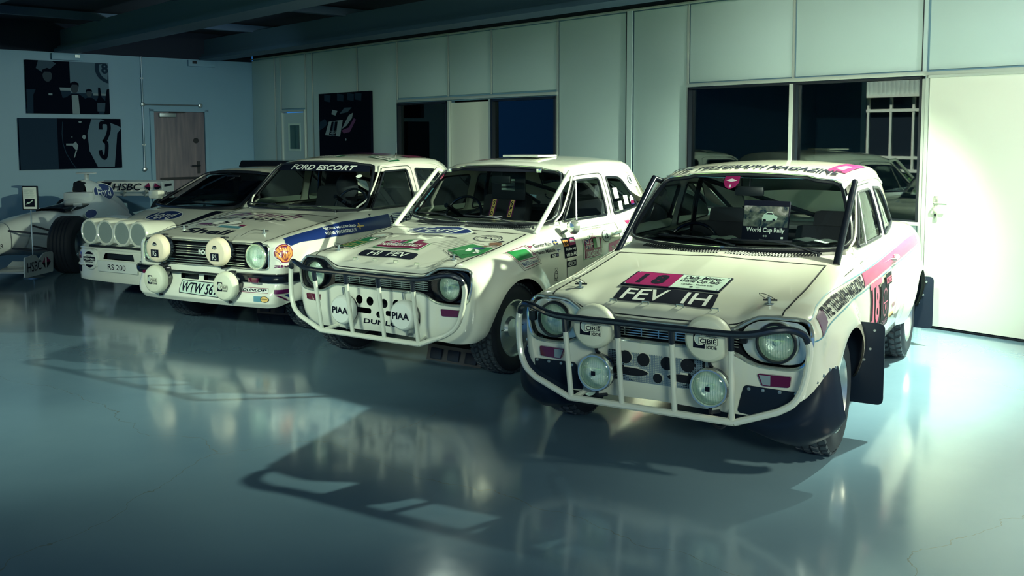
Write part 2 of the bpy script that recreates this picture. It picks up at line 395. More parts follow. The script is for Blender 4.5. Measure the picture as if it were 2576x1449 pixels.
def spl(pts, n=6, closed=False):
    """Catmull-Rom through points"""
    P = [np.array(p, float) for p in pts]; m = len(P); out = []
    for i in range(m if closed else m-1):
        p0 = P[(i-1) % m] if (closed or i > 0) else 2*P[0]-P[1]; p1 = P[i]; p2 = P[(i+1) % m]; p3 = P[(i+2) % m] if (closed or i+2 < m) else 2*P[-1]-P[-2]
        for k in range(n):
            t = k/n; out.append(tuple(.5*((2*p1) + (-p0+p2)*t + (2*p0-5*p1+4*p2-p3)*t*t + (-p0+3*p1-3*p2+p3)*t**3)))
    if not closed: out.append(tuple(P[-1]))
    return out
def circ(c, r, n=28, ry=None):
    return [(c[0] + r*math.cos(2*PI*k/n), c[1] + (ry or r)*math.sin(2*PI*k/n)) for k in range(n)]
def cdt(outer, holes, d):
    """triangulate outer minus holes with inner grid points of spacing d"""
    V = []; E = []
    for L in [outer] + list(holes):
        k = len(V); V += [tuple(map(float, p)) for p in L]; E += [(k+i, k+(i+1) % len(L)) for i in range(len(L))]
    if d:
        o = np.array(outer); x0, y0 = o.min(0); x1, y1 = o.max(0)
        gx, gy = np.meshgrid(np.arange(x0 + d/2, x1, d), np.arange(y0 + d/2, y1, d)); gx = gx.ravel(); gy = gy.ravel()
        k = inpoly(gx, gy, outer)
        for h in holes: k &= ~inpoly(gx, gy, h)
        gx, gy = gx[k], gy[k]; bp = np.array(V)
        if len(gx):
            dm = np.full(len(gx), 9.)
            for c in range(0, len(bp), 200): dm = np.minimum(dm, np.sqrt((gx[:, None]-bp[None, c:c+200, 0])**2 + (gy[:, None]-bp[None, c:c+200, 1])**2).min(1))
            k = dm > d*.42; V += list(zip(gx[k].tolist(), gy[k].tolist()))
    r = delaunay_2d_cdt([Vector(v) for v in V], E, [], 0, 1e-6); ov = np.array([tuple(v) for v in r[0]]); T = np.array([f for f in r[2] if len(f) == 3])
    c = ov[T].mean(1); k = inpoly(c[:, 0], c[:, 1], outer)
    for h in holes: k &= ~inpoly(c[:, 0], c[:, 1], h)
    T = T[k]
    if len(ov) >= len(V) and np.allclose(ov[:len(V)], np.array(V), atol=1e-5): return ov, T.tolist()
    return ov, T.tolist()
def skin(name, S, fn, outer, holes, d, m, parent, off=0., **k):
    """a panel on the surface S; fn maps chart points to space"""
    if d: outer = resamp(outer, d); holes = [resamp(h, d) for h in holes]
    ov, T = cdt(outer, holes, d); P = fn(ov[:, 0], ov[:, 1]); N = S.normal(P)
    if off: P = P + N*off
    T = np.array(T)
    cn = np.cross(P[T[:, 1]] - P[T[:, 0]], P[T[:, 2]] - P[T[:, 0]]); fl = (cn*N[T[:, 0]]).sum(1) < 0; T[fl] = T[fl][:, ::-1]
    return mesh(name, P, T, m, parent, normals=N, **k)
def ribbon(name, S, fn, pts, wd, m, parent, off=.0028, closed=False, d=.016, **k):
    """a thin strip lying on the surface along a chart polyline"""
    pts = resamp(pts, d, closed); A = np.array(pts, float); P = fn(A[:, 0], A[:, 1]); N = S.normal(P); n = len(P)
    Tn = np.roll(P, -1, 0) - np.roll(P, 1, 0)
    if not closed: Tn[0] = P[1]-P[0]; Tn[-1] = P[-1]-P[-2]
    B = np.cross(N, Tn); B /= np.maximum(np.linalg.norm(B, axis=1, keepdims=True), 1e-9)
    Vv = np.concatenate([P + B*wd/2 + N*off, P - B*wd/2 + N*off]); F = [(i, (i+1) % n, n+(i+1) % n, n+i) for i in range(n if closed else n-1)]
    return mesh(name, Vv, F, m, parent, normals=np.concatenate([N, N]), **k)
def beads(name, S, fn, pts, r, m, parent, off=0., closed=True, n=8, d=.03, **k):
    """a round strip (seal, trim) along a chart polyline"""
    A = np.array(resamp(pts, d, closed), float); P = fn(A[:, 0], A[:, 1]); P = P + S.normal(P)*off
    b = MB(); b.tube([tuple(p) for p in P], r, n, closed); return b.build(name, m, parent, **k)
_tc = {}
def glyphs(s, bold=.0, shear=0., space=1.):
    key = (s, bold, shear, space)
    if key in _tc: return _tc[key]
    cu = bpy.data.curves.new('t', 'FONT'); cu.body = s; cu.offset = bold; cu.shear = shear; cu.resolution_u = 3; cu.space_character = space; cu.align_x = 'LEFT'; cu.space_line = .9
    o = bpy.data.objects.new('t', cu); me = bpy.data.meshes.new_from_object(o)
    bm = bmesh.new(); bm.from_mesh(me); bmesh.ops.triangulate(bm, faces=bm.faces[:])
    bm.verts.index_update(); V = np.array([v.co[:2] for v in bm.verts]); F = [[v.index for v in f.verts] for f in bm.faces]; bm.free()
    bpy.data.objects.remove(o); bpy.data.curves.remove(cu); bpy.data.meshes.remove(me)
    lo, hi = V.min(0), V.max(0); V = (V - lo)/(hi - lo); _tc[key] = (V, F); return V, F
def bil(q, u, v):
    q = [np.array(p, float) for p in q]; u = u[:, None]; v = v[:, None]
    return (q[0]*(1-u) + q[1]*u)*(1-v) + (q[3]*(1-u) + q[2]*u)*v
def finer(A, F, d):
    for _ in range(5):
        T = np.array(F); L_ = max(np.linalg.norm(A[T[:, i]] - A[T[:, (i+1) % 3]], axis=1).max() for i in range(3))
        if L_ < d or len(T) > 9000: break
        V = [tuple(a) for a in A]; cache = {}; out = []
        def mid(a, b):
            k = (min(a, b), max(a, b))
            if k not in cache: cache[k] = len(V); V.append(tuple((A[a] + A[b])/2))
            return cache[k]
        for a, b, c in T:
            if max(np.linalg.norm(A[a]-A[b]), np.linalg.norm(A[b]-A[c]), np.linalg.norm(A[c]-A[a])) < d*.5: out.append((a, b, c)); continue
            x, y, z = mid(a, b), mid(b, c), mid(c, a); out += [(a, x, z), (x, b, y), (z, y, c), (x, y, z)]
        A = np.array(V); F = out
    return A, F
def text(name, s, S, fn, quad, m, parent, off=.0022, bold=.0, shear=0., space=1., **k):
    """lettering stretched over a chart quad given lower-left, lower-right, upper-right, upper-left"""
    V, F = glyphs(s, bold, shear, space); A = bil(quad, V[:, 0], V[:, 1])
    if isinstance(S, Surf): A, F = finer(A, F, .022); off += .0022
    P = fn(A[:, 0], A[:, 1]); N = S.normal(P) if S else None
    if S: P = P + N*off
    return mesh(name, P, F, m, parent, normals=N, **k)
def quadp(q, poly):
    """unit-square polygon -> chart quad"""
    p = np.array(poly, float); return [tuple(r) for r in bil(q, p[:, 0], p[:, 1])]
def decal(name, S, fn, poly, m, parent, off=.0012, d=.016, **k):
    if d: off += .0022
    return skin(name, S, fn, poly, [], d, m, parent, off, **k)
def joined(name, objs, parent, **k):
    """join printed pieces of one colour set into one mesh with several materials"""
    V = []; F = []; mi = []; N = []; ms = []
    for o in objs:
        n = len(V); me = o.data; V += [v.co[:] for v in me.vertices]; mm = me.materials[0]
        if mm not in ms: ms.append(mm)
        for p in me.polygons: F.append([i+n for i in p.vertices]); mi.append(ms.index(mm))
        nn = [None]*len(me.vertices)
        cn = me.corner_normals
        for l, c in zip(me.loops, cn): nn[l.vertex_index] = tuple(c.vector)
        N += [q or (0, 0, 1) for q in nn]
        bpy.data.objects.remove(o); bpy.data.meshes.remove(me)
    me = bpy.data.meshes.new(name); me.from_pydata(V, [], F)
    for q in ms: me.materials.append(q)
    me.polygons.foreach_set('material_index', mi); me.shade_smooth(); me.normals_split_custom_set_from_vertices(N)
    o = bpy.data.objects.new(name, me); C.objects.link(o); o.parent = parent; return tag(o, **k)
# ---------------------------------------------------------------- the room (frame R: x along the partition, y out through it)
RP = Vector((3.378, 7.714, 0)); RA = math.radians(-48)
def RW(x, y, z=0): return Vector((RP.x + math.cos(RA)*x - math.sin(RA)*y, RP.y + math.sin(RA)*x + math.cos(RA)*y, z))
def room(o, kind='structure'):
    if o.parent is None: o.location = RP; o.rotation_euler = (0, 0, RA)
    if kind: o['kind'] = kind
    return o
M['floor'] = bpy.data.materials.new('painted_floor'); M['floor'].use_nodes = True
nt = M['floor'].node_tree; p = nt.nodes['Principled BSDF']; tc = nt.nodes.new('ShaderNodeTexCoord')
n1 = nt.nodes.new('ShaderNodeTexNoise'); n1.inputs['Scale'].default_value = .55; n1.inputs['Detail'].default_value = 6; nt.links.new(tc.outputs['Object'], n1.inputs['Vector'])
cr = nt.nodes.new('ShaderNodeValToRGB'); cr.color_ramp.elements[0].position = .3; cr.color_ramp.elements[0].color = (.120, .220, .310, 1); cr.color_ramp.elements[1].position = .7; cr.color_ramp.elements[1].color = (.185, .31, .40, 1)
nt.links.new(n1.outputs[0], cr.inputs[0])
vo = nt.nodes.new('ShaderNodeTexVoronoi'); vo.feature = 'DISTANCE_TO_EDGE'; vo.inputs['Scale'].default_value = .42
nw = nt.nodes.new('ShaderNodeTexNoise'); nw.inputs['Scale'].default_value = 1.6; nw.inputs['Detail'].default_value = 5; nt.links.new(tc.outputs['Object'], nw.inputs['Vector'])
wa = nt.nodes.new('ShaderNodeMix'); wa.data_type = 'RGBA'; wa.inputs[0].default_value = .35; nt.links.new(tc.outputs['Object'], wa.inputs[6]); nt.links.new(nw.outputs[1], wa.inputs[7]); nt.links.new(wa.outputs[2], vo.inputs['Vector'])
lt = nt.nodes.new('ShaderNodeMath'); lt.operation = 'LESS_THAN'; lt.inputs[1].default_value = .0005; nt.links.new(vo.outputs[0], lt.inputs[0])
mc = nt.nodes.new('ShaderNodeMix'); mc.data_type = 'RGBA'; mc.inputs[7].default_value = (.14, .20, .22, 1); nt.links.new(lt.outputs[0], mc.inputs[0]); nt.links.new(cr.outputs[0], mc.inputs[6]); nt.links.new(mc.outputs[2], p.inputs['Base Color'])
n3 = nt.nodes.new('ShaderNodeTexNoise'); n3.inputs['Scale'].default_value = 9; n3.inputs['Detail'].default_value = 5; nt.links.new(tc.outputs['Object'], n3.inputs['Vector'])
rr = nt.nodes.new('ShaderNodeMapRange'); rr.inputs[3].default_value = .10; rr.inputs[4].default_value = .20; nt.links.new(n3.outputs[0], rr.inputs[0]); nt.links.new(rr.outputs[0], p.inputs['Roughness'])
n4 = nt.nodes.new('ShaderNodeTexNoise'); n4.inputs['Scale'].default_value = 14; n4.inputs['Detail'].default_value = 3; nt.links.new(tc.outputs['Object'], n4.inputs['Vector'])
bp = nt.nodes.new('ShaderNodeBump'); bp.inputs['Strength'].default_value = .10; bp.inputs['Distance'].default_value = .004; nt.links.new(n4.outputs[0], bp.inputs['Height']); nt.links.new(bp.outputs[0], p.inputs['Normal'])
p.inputs['Specular IOR Level'].default_value = .8; p.inputs['Coat Weight'].default_value = .45; p.inputs['Coat Roughness'].default_value = .09
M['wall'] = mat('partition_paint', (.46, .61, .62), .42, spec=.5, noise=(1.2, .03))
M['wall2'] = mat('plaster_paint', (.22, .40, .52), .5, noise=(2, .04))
M['trim'] = mat('aluminium_trim', (.50, .58, .54), .35, metal=.3)
M['ceil'] = mat('dark_ceiling', (.012, .02, .04), .9)
M['beam'] = mat('beam_paint', (.05, .10, .17), .6)
M['doorw'] = mat('white_door', (.72, .78, .70), .4)
M['wood'] = mat('oak_door', (.16, .13, .15), .55)
nt = M['wood'].node_tree; p = nt.nodes['Principled BSDF']; tc = nt.nodes.new('ShaderNodeTexCoord'); mp = nt.nodes.new('ShaderNodeMapping'); mp.inputs['Scale'].default_value = (9, 9, .8)
wv = nt.nodes.new('ShaderNodeTexNoise'); wv.inputs['Scale'].default_value = 2.4; wv.inputs['Detail'].default_value = 6; nt.links.new(tc.outputs['Object'], mp.inputs[0]); nt.links.new(mp.outputs[0], wv.inputs['Vector'])
cr = nt.nodes.new('ShaderNodeValToRGB'); cr.color_ramp.elements[0].position = .3; cr.color_ramp.elements[0].color = (.13, .12, .15, 1); cr.color_ramp.elements[1].position = .75; cr.color_ramp.elements[1].color = (.25, .21, .22, 1); nt.links.new(wv.outputs[0], cr.inputs[0]); nt.links.new(cr.outputs[0], p.inputs['Base Color'])
M['pane'] = glass_mat('window_pane', (.55, .68, .74), .95)
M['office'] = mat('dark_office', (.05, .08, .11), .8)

fl = MB(); fl.box((-3.5, -2.0, -.1), (22, 22, .2)); room(fl.build('floor', M['floor'], smooth=False))
ce = MB(); ce.box((-2.0, -2.15, 3.32), (26, 17.3, .1)); room(ce.build('ceiling', M['ceil'], smooth=False))
CU = -11.715
# --- partition: thin core with openings, raised panels, joint strips
wr = empty('wall_right', RP, RA); wr['kind'] = 'structure'
OPEN = [(-10.68, -9.92, 0, 1.985), (-7.39, -6.28, .9, 2.03), (-6.24, -5.44, 0, 2.03), (-5.40, -4.27, .9, 2.03), (-2.40, -.05, .86, 2.05), (.0, .95, .012, 2.05)]
core = MB()
xs = sorted({CU, 3.4} | {o[0] for o in OPEN} | {o[1] for o in OPEN})
for a, b in zip(xs[:-1], xs[1:]):
    op = [o for o in OPEN if o[0] <= a + 1e-6 and b <= o[1] + 1e-6]
    segs = [(0, 2.88)] if not op else [s for s in ((0, op[0][2]), (op[0][3], 2.88)) if s[1] - s[0] > .001]
    for z0, z1 in segs: core.box(((a+b)/2, .05, (z0+z1)/2), (b-a, .06, z1-z0))
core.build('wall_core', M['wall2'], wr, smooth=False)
def panel(a, b, z0, z1):
    m = MB(); m.box(((a+b)/2, .010, (z0+z1)/2), (b-a-.022, .022, z1-z0-.014), bev=.003); m.build('panel', M['wall'], wr)
full = [(CU, -10.92), (-10.90, -10.72), (-9.90, -9.71), (-9.69, -8.43), (-8.41, -7.42), (-4.25, -3.22), (-3.14, -2.43)]
for a, b in full: panel(a, b, 0.02, 2.87)
panel(-10.70, -9.92, 2.02, 2.87)
for a, b in ((-7.40, -6.28), (-6.26, -5.43), (-5.41, -4.27), (-2.41, -1.25), (-1.23, -.06), (-.02, .98), (1.0, 2.2), (2.2, 3.4)): panel(a, b, 2.095, 2.87)
for a, b in ((-7.40, -6.28), (-5.41, -4.27), (-2.41, -1.25), (-1.23, -.06)): panel(a, b, .02, .84)
for a, b in ((1.05, 2.2), (2.2, 3.4)): panel(a, b, .02, 2.04)
def strip(x, z0, z1, wd=.018, mm='trim', y=-.006): m = MB(); m.box((x, y, (z0+z1)/2), (wd, .016, z1-z0)); m.build('joint_strip', M[mm], wr, smooth=False)
for x in (-10.91, -10.71, -9.91, -9.70, -8.42, -7.41, -6.27, -5.42, -4.26, -2.42, -1.24): strip(x, 2.09 if x in (-6.27, -5.42, -1.24) else .02, 2.87)
strip(-3.18, .02, 2.88, .075, 'wall', -.012); strip(-3.215, .02, 2.88, .006, 'seal', -.019); strip(-.04, 2.09, 2.88, .03, 'wall', -.01); strip(-.058, 2.09, 2.88, .006, 'seal', -.017)
for a, b, z in ((-7.41, -4.25, 2.06), (-2.42, -.02, 2.073), (-.04, 1.02, 2.068), (CU, 3.4, 2.885)):
    m = MB(); m.box(((a+b)/2, -.014, z), (b-a, .034, .034 if z < 2.8 else .02), bev=.003); m.build('header_rail', M['trim'], wr)
# office volumes behind the glass
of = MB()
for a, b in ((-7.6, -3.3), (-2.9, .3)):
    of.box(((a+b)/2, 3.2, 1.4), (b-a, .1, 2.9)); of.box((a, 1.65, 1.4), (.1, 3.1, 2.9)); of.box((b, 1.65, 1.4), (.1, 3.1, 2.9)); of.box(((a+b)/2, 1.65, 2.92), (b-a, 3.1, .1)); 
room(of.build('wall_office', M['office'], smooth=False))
def window(name, a, b, z0, z1, mull=(), fr=.03):
    t = empty(name, RP, RA); t['kind'] = 'structure'
    f = MB()
    for x in (a + fr/2, b - fr/2): f.box((x, .01, (z0+z1)/2), (fr, .09, z1-z0))
    for z in (z0 + fr/2, z1 - fr/2): f.box(((a+b)/2, .01, z), (b-a, .09, fr))
    f.build('window_frame', M['seal'], t, smooth=False)
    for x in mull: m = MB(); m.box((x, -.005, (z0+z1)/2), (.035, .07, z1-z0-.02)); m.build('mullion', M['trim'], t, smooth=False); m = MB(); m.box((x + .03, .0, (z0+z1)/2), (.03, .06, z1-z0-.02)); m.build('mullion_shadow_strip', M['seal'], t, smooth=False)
    e = [a + fr] + list(mull) + [b - fr]
    for q, r in zip(e[:-1], e[1:]): m = MB(); m.box(((q+r)/2, .02, (z0+z1)/2), (r-q, .008, z1-z0-fr)); m.build('window_pane', M['pane'], t, smooth=False)
    return t
window('window_1', -7.39, -6.28, .9, 2.03); window('window_2', -5.40, -4.27, .9, 2.03); t = window('window_3', -2.40, -.05, .86, 2.05, (-1.24,), .018)
t = empty('window_sill_rail', RP, RA); t['kind'] = 'structure'; t.name = 'trim_1'
m = MB(); m.box((-1.24, -.02, .85), (2.40, .05, .03), bev=.004); m.build('sill_rail', M['trim'], t)
m = MB(); m.box((-.025, -.008, 1.0), (.045, .05, 2.06), bev=.004); m.build('jamb', M['trim'], t)
m = MB(); m.box((-5.84, .02, 1.01), (.77, .04, 1.99), bev=.004); t = m.build('door_4', M['doorw']); room(t)
for nm, a, b, h in (('trim_2', -6.25, -5.43, 2.035),):
    m = MB(); m.box((a, -.005, h/2), (.035, .05, h)); m.box((b, -.005, h/2), (.035, .05, h)); room(m.build(nm, M['trim'], smooth=False))
# right-hand white door with lever handle
d = empty('door_1', RP, RA); d['kind'] = 'structure'
m = MB(); m.box((.475, .0, 1.03), (.93, .044, 2.01), bev=.003); m.build('door_leaf', M['doorw'], d)
m = MB(); m.box((-.005, -.01, 1.03), (.02, .06, 2.05)); m.box((.965, -.01, 1.03), (.03, .06, 2.05)); m.box((.475, -.01, 2.045), (.97, .06, .02)); m.build('door_frame', M['trim'], d, smooth=False)
m = MB(); m.box((.095, -.028, .985), (.036, .010, .205), bev=.004); pl = m.build('handle_plate', M['chrome'], d)
m = MB(); m.tube([(.095, -.03, 1.028), (.095, -.07, 1.028), (.105, -.078, 1.028), (.205, -.075, 1.026)], .0085, 8); m.build('lever', M['chrome'], pl)
m = MB(); m.lathe([(.010, 0), (.010, .004)], (.095, -.033, .935), (0, -1, 0), 12); m.box((.095, -.037, .922), (.007, .004, .02)); m.build('keyhole', M['seal'], pl)
m = MB(); m.box((.5, .03, .008), (1.0, .06, .012)); t = m.build('trim_3', M['seal'], smooth=False); room(t)
# small white door with a vision slit
d = empty('door_3', RP, RA); d['kind'] = 'structure'
m = MB(); m.box((-10.30, .02, .98), (.70, .04, 1.95)); m.build('door_leaf', M['wall'], d, smooth=False)
m = MB(); m.box((-10.665, -.005, .99), (.03, .05, 1.99)); m.box((-9.935, -.005, .99), (.03, .05, 1.99)); m.box((-10.3, -.005, 1.985), (.76, .05, .03)); m.build('door_frame', M['trim'], d, smooth=False)
m = MB(); m.box((-10.29, -.002, 1.565), (.39, .012, .44)); f = m.build('vision_frame', M['pale'], d, smooth=False)
m = MB(); m.box((-10.27, -.010, 1.565), (.30, .006, .38)); m.build('vision_pane', M['pane'], f, smooth=False)

# --- left wall (frame R: plane x = CU, running towards -y)
wl = MB()
for a, b, z0, z1 in ((-.2, .88, 0, 2.84), (.88, 1.73, 1.98, 2.84), (1.73, 5.6, 0, 2.84)): wl.box((CU - .06, -(a+b)/2, (z0+z1)/2), (.12, b-a, z1-z0))
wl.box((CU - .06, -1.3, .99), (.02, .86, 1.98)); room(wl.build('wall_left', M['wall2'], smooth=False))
m = MB(); m.box((CU - .06, -2.8, 3.08), (.14, 5.6, .48)); m.box((-4, .05, 3.1), (15.4, .08, .42)); room(m.build('trim_4', M['ceil'], smooth=False))
d = empty('door_2', RP, RA); d['kind'] = 'structure'
m = MB(); m.box((CU - .02, -1.305, .99), (.045, .84, 1.97), bev=.003); m.build('door_leaf', M['wood'], d)
m = MB(); m.box((CU + .01, -.85, 1.0), (.05, .06, 2.03)); m.box((CU + .01, -1.76, 1.0), (.05, .06, 2.03)); m.box((CU + .01, -1.305, 2.005), (.05, .97, .045)); m.build('door_frame', M['wall2'], d, smooth=False)
m = MB(); m.box((CU + .03, -1.51, 1.925), (.05, .27, .065), bev=.006); c = m.build('door_closer', M['steel'], d)
m = MB(); m.box((CU + .05, -1.35, 1.975), (.03, .26, .015)); m.build('closer_arm', M['seal'], c, smooth=False)
m = MB(); m.lathe([(.045, 0), (.045, .008)], (CU + .004, -1.035, 1.51), (1, 0, 0), 20); m.build('round_sign', M['seal'], d)
m = MB(); m.box((CU + .012, -1.0, 1.07), (.012, .05, .20)); m.tube([(CU + .02, -1.0, 1.10), (CU + .07, -1.0, 1.10), (CU + .07, -1.14, 1.10)], .011, 8); m.build('door_handle', M['plastic'], d, smooth=False)
m = MB(); m.box((CU + .03, -1.34, .90), (.03, .62, .035)); m.build('push_bar', M['seal'], d, smooth=False)

# --- beams
for k, (wy, wd) in enumerate(((-3.02, .34), (-.78, .34), (-5.35, .34))):
    b = MB(); b.box((-3.2, wy, 2.86), (17.0, wd, .05)); b.box((-3.2, wy, 3.02), (17.0, .14, .30)); b.box((-3.2, wy, 2.905), (17.0, wd - .10, .05))
    b = b.build('trim_%d' % (5 + k), M['beam'], smooth=False); room(b)
b = MB()
for x in (-10.0, -7.4, -4.6, -1.8, 1.0): b.box((x, -4.5, 3.20), (.10, 9.0, .10))
room(b.build('trim_8', M['beam'], smooth=False))
for k, wy in enumerate((-3.0, -.91)):
    t = empty('junction_box', RW(CU, wy, 2.72), RA, ('white beam end box high on the plaster wall above the group photograph', 'white beam end box high on the plaster wall right of the conduit')[k], 'box', None)
    m = MB(); m.box((.03, 0, .055), (.05, .46, .10), bev=.004); m.build('casing', M['wall2'], t)
    m = MB(); m.box((.06, .13*(1-2*k), .07), (.012, .07, .045)); m.build('clip', M['chrome'] if k == 0 else M['seal'], t, smooth=False)
t = empty('conduit', RW(CU, 0, 0), RA, 'thin metal conduit pipe running down the plaster wall and across above the wooden door', 'pipe')
m = MB(); m.tube([(.022, -1.90, 2.84), (.022, -1.90, 1.08)], .013, 8); m.build('riser_pipe', M['alloy'], t)
m = MB(); m.tube([(.022, -1.90, 2.09), (.022, -.95, 2.086)], .011, 8); m.build('cross_pipe', M['steel'], t)
for y, z in ((-1.90, 2.09), (-.95, 2.086), (-1.90, 1.06)): m = MB(); m.lathe([(.034, 0), (.034, .036), (.028, .04)], (.003, y, z), (1, 0, 0), 16); m.build('conduit_box', M['alloy'], t)
for y, z in ((-1.9, 2.5), (-1.9, 1.45), (-1.42, 2.088)): m = MB(); m.box((.012, y, z), (.02, .045, .02)); m.build('saddle', M['alloy'], t, smooth=False)

# --- outside, seen mirrored in the right window: garden front of the building opposite
g = empty('garden_building', RW(-7.34, -13.9, 0), RA, 'low building with white framed windows and corrugated fascia, mirrored in the right window', 'building')
FZ = dict(top=3.2)
m = MB(); m.box((0, -.5, 1.75), (5.2, .3, 3.7)); m.build('wall', M['black'], g, smooth=False)
M['fwhite'] = mat('garden_frame', (.80, .82, .70), .5); M['leaf'] = mat('hedge_leaf', (.10, .24, .05), .6); M['corr'] = mat('corrugated_sheet', (.62, .68, .62), .5)
M['grass'] = mat('lawn', (.20, .34, .08), .8, noise=(30, .4)); M['paving'] = mat('paving', (.3, .33, .3), .8)
for x in (-2.28, -1.71, -1.14, -.57, 0, .55, 1.12, 1.7, 2.27): m = MB(); m.box((x, -.30, 1.60), (.055, .07, 1.8)); m.build('mullion', M['fwhite'], g, smooth=False)
for z in (2.15, 1.03, .72): m = MB(); m.box((0, -.30, z), (5.0, .08, .07)); m.build('transom', M['fwhite'], g, smooth=False)
P = [[(x, -.22 + .035*math.sin(x*2*PI/.11), z) for x in np.arange(-2.5, 2.5, .0275)] for z in (2.50, 3.05)]
m = MB(); m.grid(P); m.build('corrugated_fascia', M['corr'], g)
m = MB(); m.box((0, -.2, 2.49), (5.1, .12, .06)); m.build('gutter', M['fwhite'], g, smooth=False)
hb = []
V = []; Fq = []
for i in range(2600):
    x = random.uniform(-2.4, 2.4); y = random.uniform(-.15, .7); z = random.uniform(.0, .60 + .08*math.sin(x*5.1)) - .15*y; s = random.uniform(.03, .07); R = Euler((random.uniform(0, 6), random.uniform(0, 6), 0)).to_matrix()
    k = len(V); V += [Vector((x, y, z)) + R @ Vector(q) for q in ((-s, 0, 0), (0, -s*.5, 0), (s, 0, 0), (0, s*.5, 0))]; Fq.append((k, k+1, k+2, k+3))
h = mesh('hedge', V, Fq, M['leaf'], None, label='leafy green hedge in front of the building opposite, mirrored in the right window', cat='hedge', kind='stuff'); h.location = g.location + Vector((0, 0, 0)); h.rotation_euler = (0, 0, RA)
m = MB(); m.box((-3.5, -17.2, -.06), (24, 8, .10)); room(m.build('lawn', M['grass'], smooth=False))
m = MB(); m.box((-9.1, -10.6, 1.6), (5.9, .2, 3.3)); room(m.build('wall_front', M['wall2'], smooth=False))
# ---------------------------------------------------------------- wheels
def wheel(car, x, y, r=.305, wd=.185, steer=0., sg=1, style='steel', cat='block'):
    """part: wheel (rim) with tyre and tread below it; axis along x"""
    b = MB(); h = wd/2; R = r*.60
    prof = [(R+.012, h-.012), (R+.012, h-.004), (R, h), (R-.012, h-.012), (R-.022, h-.04), (R-.035, h-.055)]
    b.lathe(prof + [(.075, h-.045), (.06, h-.025), (.0, h-.02)], (0, 0, 0), (sg, 0, 0), 32, cap=False)
    b.lathe([(R-.02, h-.05), (R-.02, -h+.01), (R+.01, -h)], (0, 0, 0), (sg, 0, 0), 24, cap=False)
    if style == 'spoke':
        for k in range(8):
            a = k*PI/4; b.box((sg*(h-.03), math.cos(a)*R*.62, math.sin(a)*R*.62), (.03, R*.62, .03), Matrix.Rotation(a, 3, 'X'))
    w_ = b.build('wheel', M['alloy'], car); w_.location = (x, y, r); w_.rotation_euler = (0, 0, steer)
    t = MB(); rt = r - .010
    t.lathe([(R-.004, h-.02), (R+.01, h), (R+.05, h+.006), (rt-.03, h+.002), (rt-.006, h-.016), (rt, h-.035), (rt, -h+.035), (rt-.006, -h+.016), (rt-.03, -h-.002), (R+.05, -h-.006), (R+.01, -h)], (0, 0, 0), (sg, 0, 0), 48, cap=False)
    t.build('tyre', M['rubber'], w_)
    d = MB(); n = 34 if cat == 'block' else 44; rows = (-.34, -.115, .115, .34) if cat == 'block' else (-.38, -.19, 0, .19, .38)
    for k in range(n):
        for j, q in enumerate(rows):
            a = 2*PI*(k + .5*(j % 2) + .12*math.sin(j*2.3))/n; L_ = 2*PI*r/n
            la, lb = (L_*.66, wd*.19) if cat == 'block' else (L_*.74, wd*.155)
            sk = .35*(-1)**j
            out = abs(q) > .3
            c, s_ = math.cos(a), math.sin(a); er = Vector((0, c, s_)); et = Vector((0, -s_, c)); ex = Vector((1, 0, 0))
            rr_ = rt - (.006 if out else 0)
            o = ex*(q*wd) + er*rr_
            sh = [(-1, -1), (1, -1), (1, 1), (-1, 1)] if not out else [(-1, -1), (1, -1), (1.15, 1), (-1.15, 1)]
            Vb = [o + ex*(u*lb/2) + et*(v*la/2 + sk*u*la/2) - er*.004 for u, v in sh]; Vt = [o + ex*(u*lb/2*.86) + et*(v*la/2*.86 + sk*u*la/2) + er*.010 for u, v in sh]
            d.add(Vb + Vt, [(4, 5, 6, 7), (0, 1, 5, 4), (1, 2, 6, 5), (2, 3, 7, 6), (3, 0, 4, 7)])
    d.build('tread', M['tread'], w_, smooth=False)
    return w_
def headlight(par, c, r=.085, ax=(0, -1, 0), ring='chrome', name='headlight', depth=.05):
    ax = Vector(ax).normalized(); c = Vector(c)
    b = MB(); b.lathe([(r*1.16, -.02), (r*1.17, .0), (r*1.12, .012), (r*1.03, .012), (r*1.0, .0), (r*.99, -.02)], c, ax, 40, cap=False); o = b.build(name, M[ring], par)
    b = MB(); b.lathe([(r*.99, -.003)] + [(r*.99*math.cos(t), -.003 - depth*math.sin(t)) for t in np.linspace(.15, 1.45, 8)] + [(.001, -.003 - depth)], c, ax, 40, cap=False); b.build('reflector', M['reflector'], o)
    b = MB(); b.lathe([(.014, -depth+.002), (.014, -.018), (.001, -.014)], c, ax, 12); b.build('bulb', M['pale'], o)
    b = MB(); b.lathe([(r*1.0, .002), (r*.9, .009), (r*.6, .016), (r*.3, .020), (.001, .021)], c, ax, 40, cap=False)
    # moulded flutes of the lens
    u = Vector((1, 0, 0))
    b.build('lens', M['lens'], o)
    f = MB(); up = Vector((0, 0, 1)); sd = up.cross(ax).normalized()
    for k in range(-6, 7):
        q = k*r*.14; hh = math.sqrt(max((r*.93)**2 - q*q, 0))
        pr = lambda t: c + sd*q + up*t + ax*(.020 - .018*((q*q + t*t)/(r*r)) - .004)
        f.tube([pr(-hh), pr(-hh*.5), pr(0), pr(hh*.5), pr(hh)], r*.018, 4, cap=False)
    f.build('lens_flutes', M['clearl'] if False else M['lens'], o)
    return o
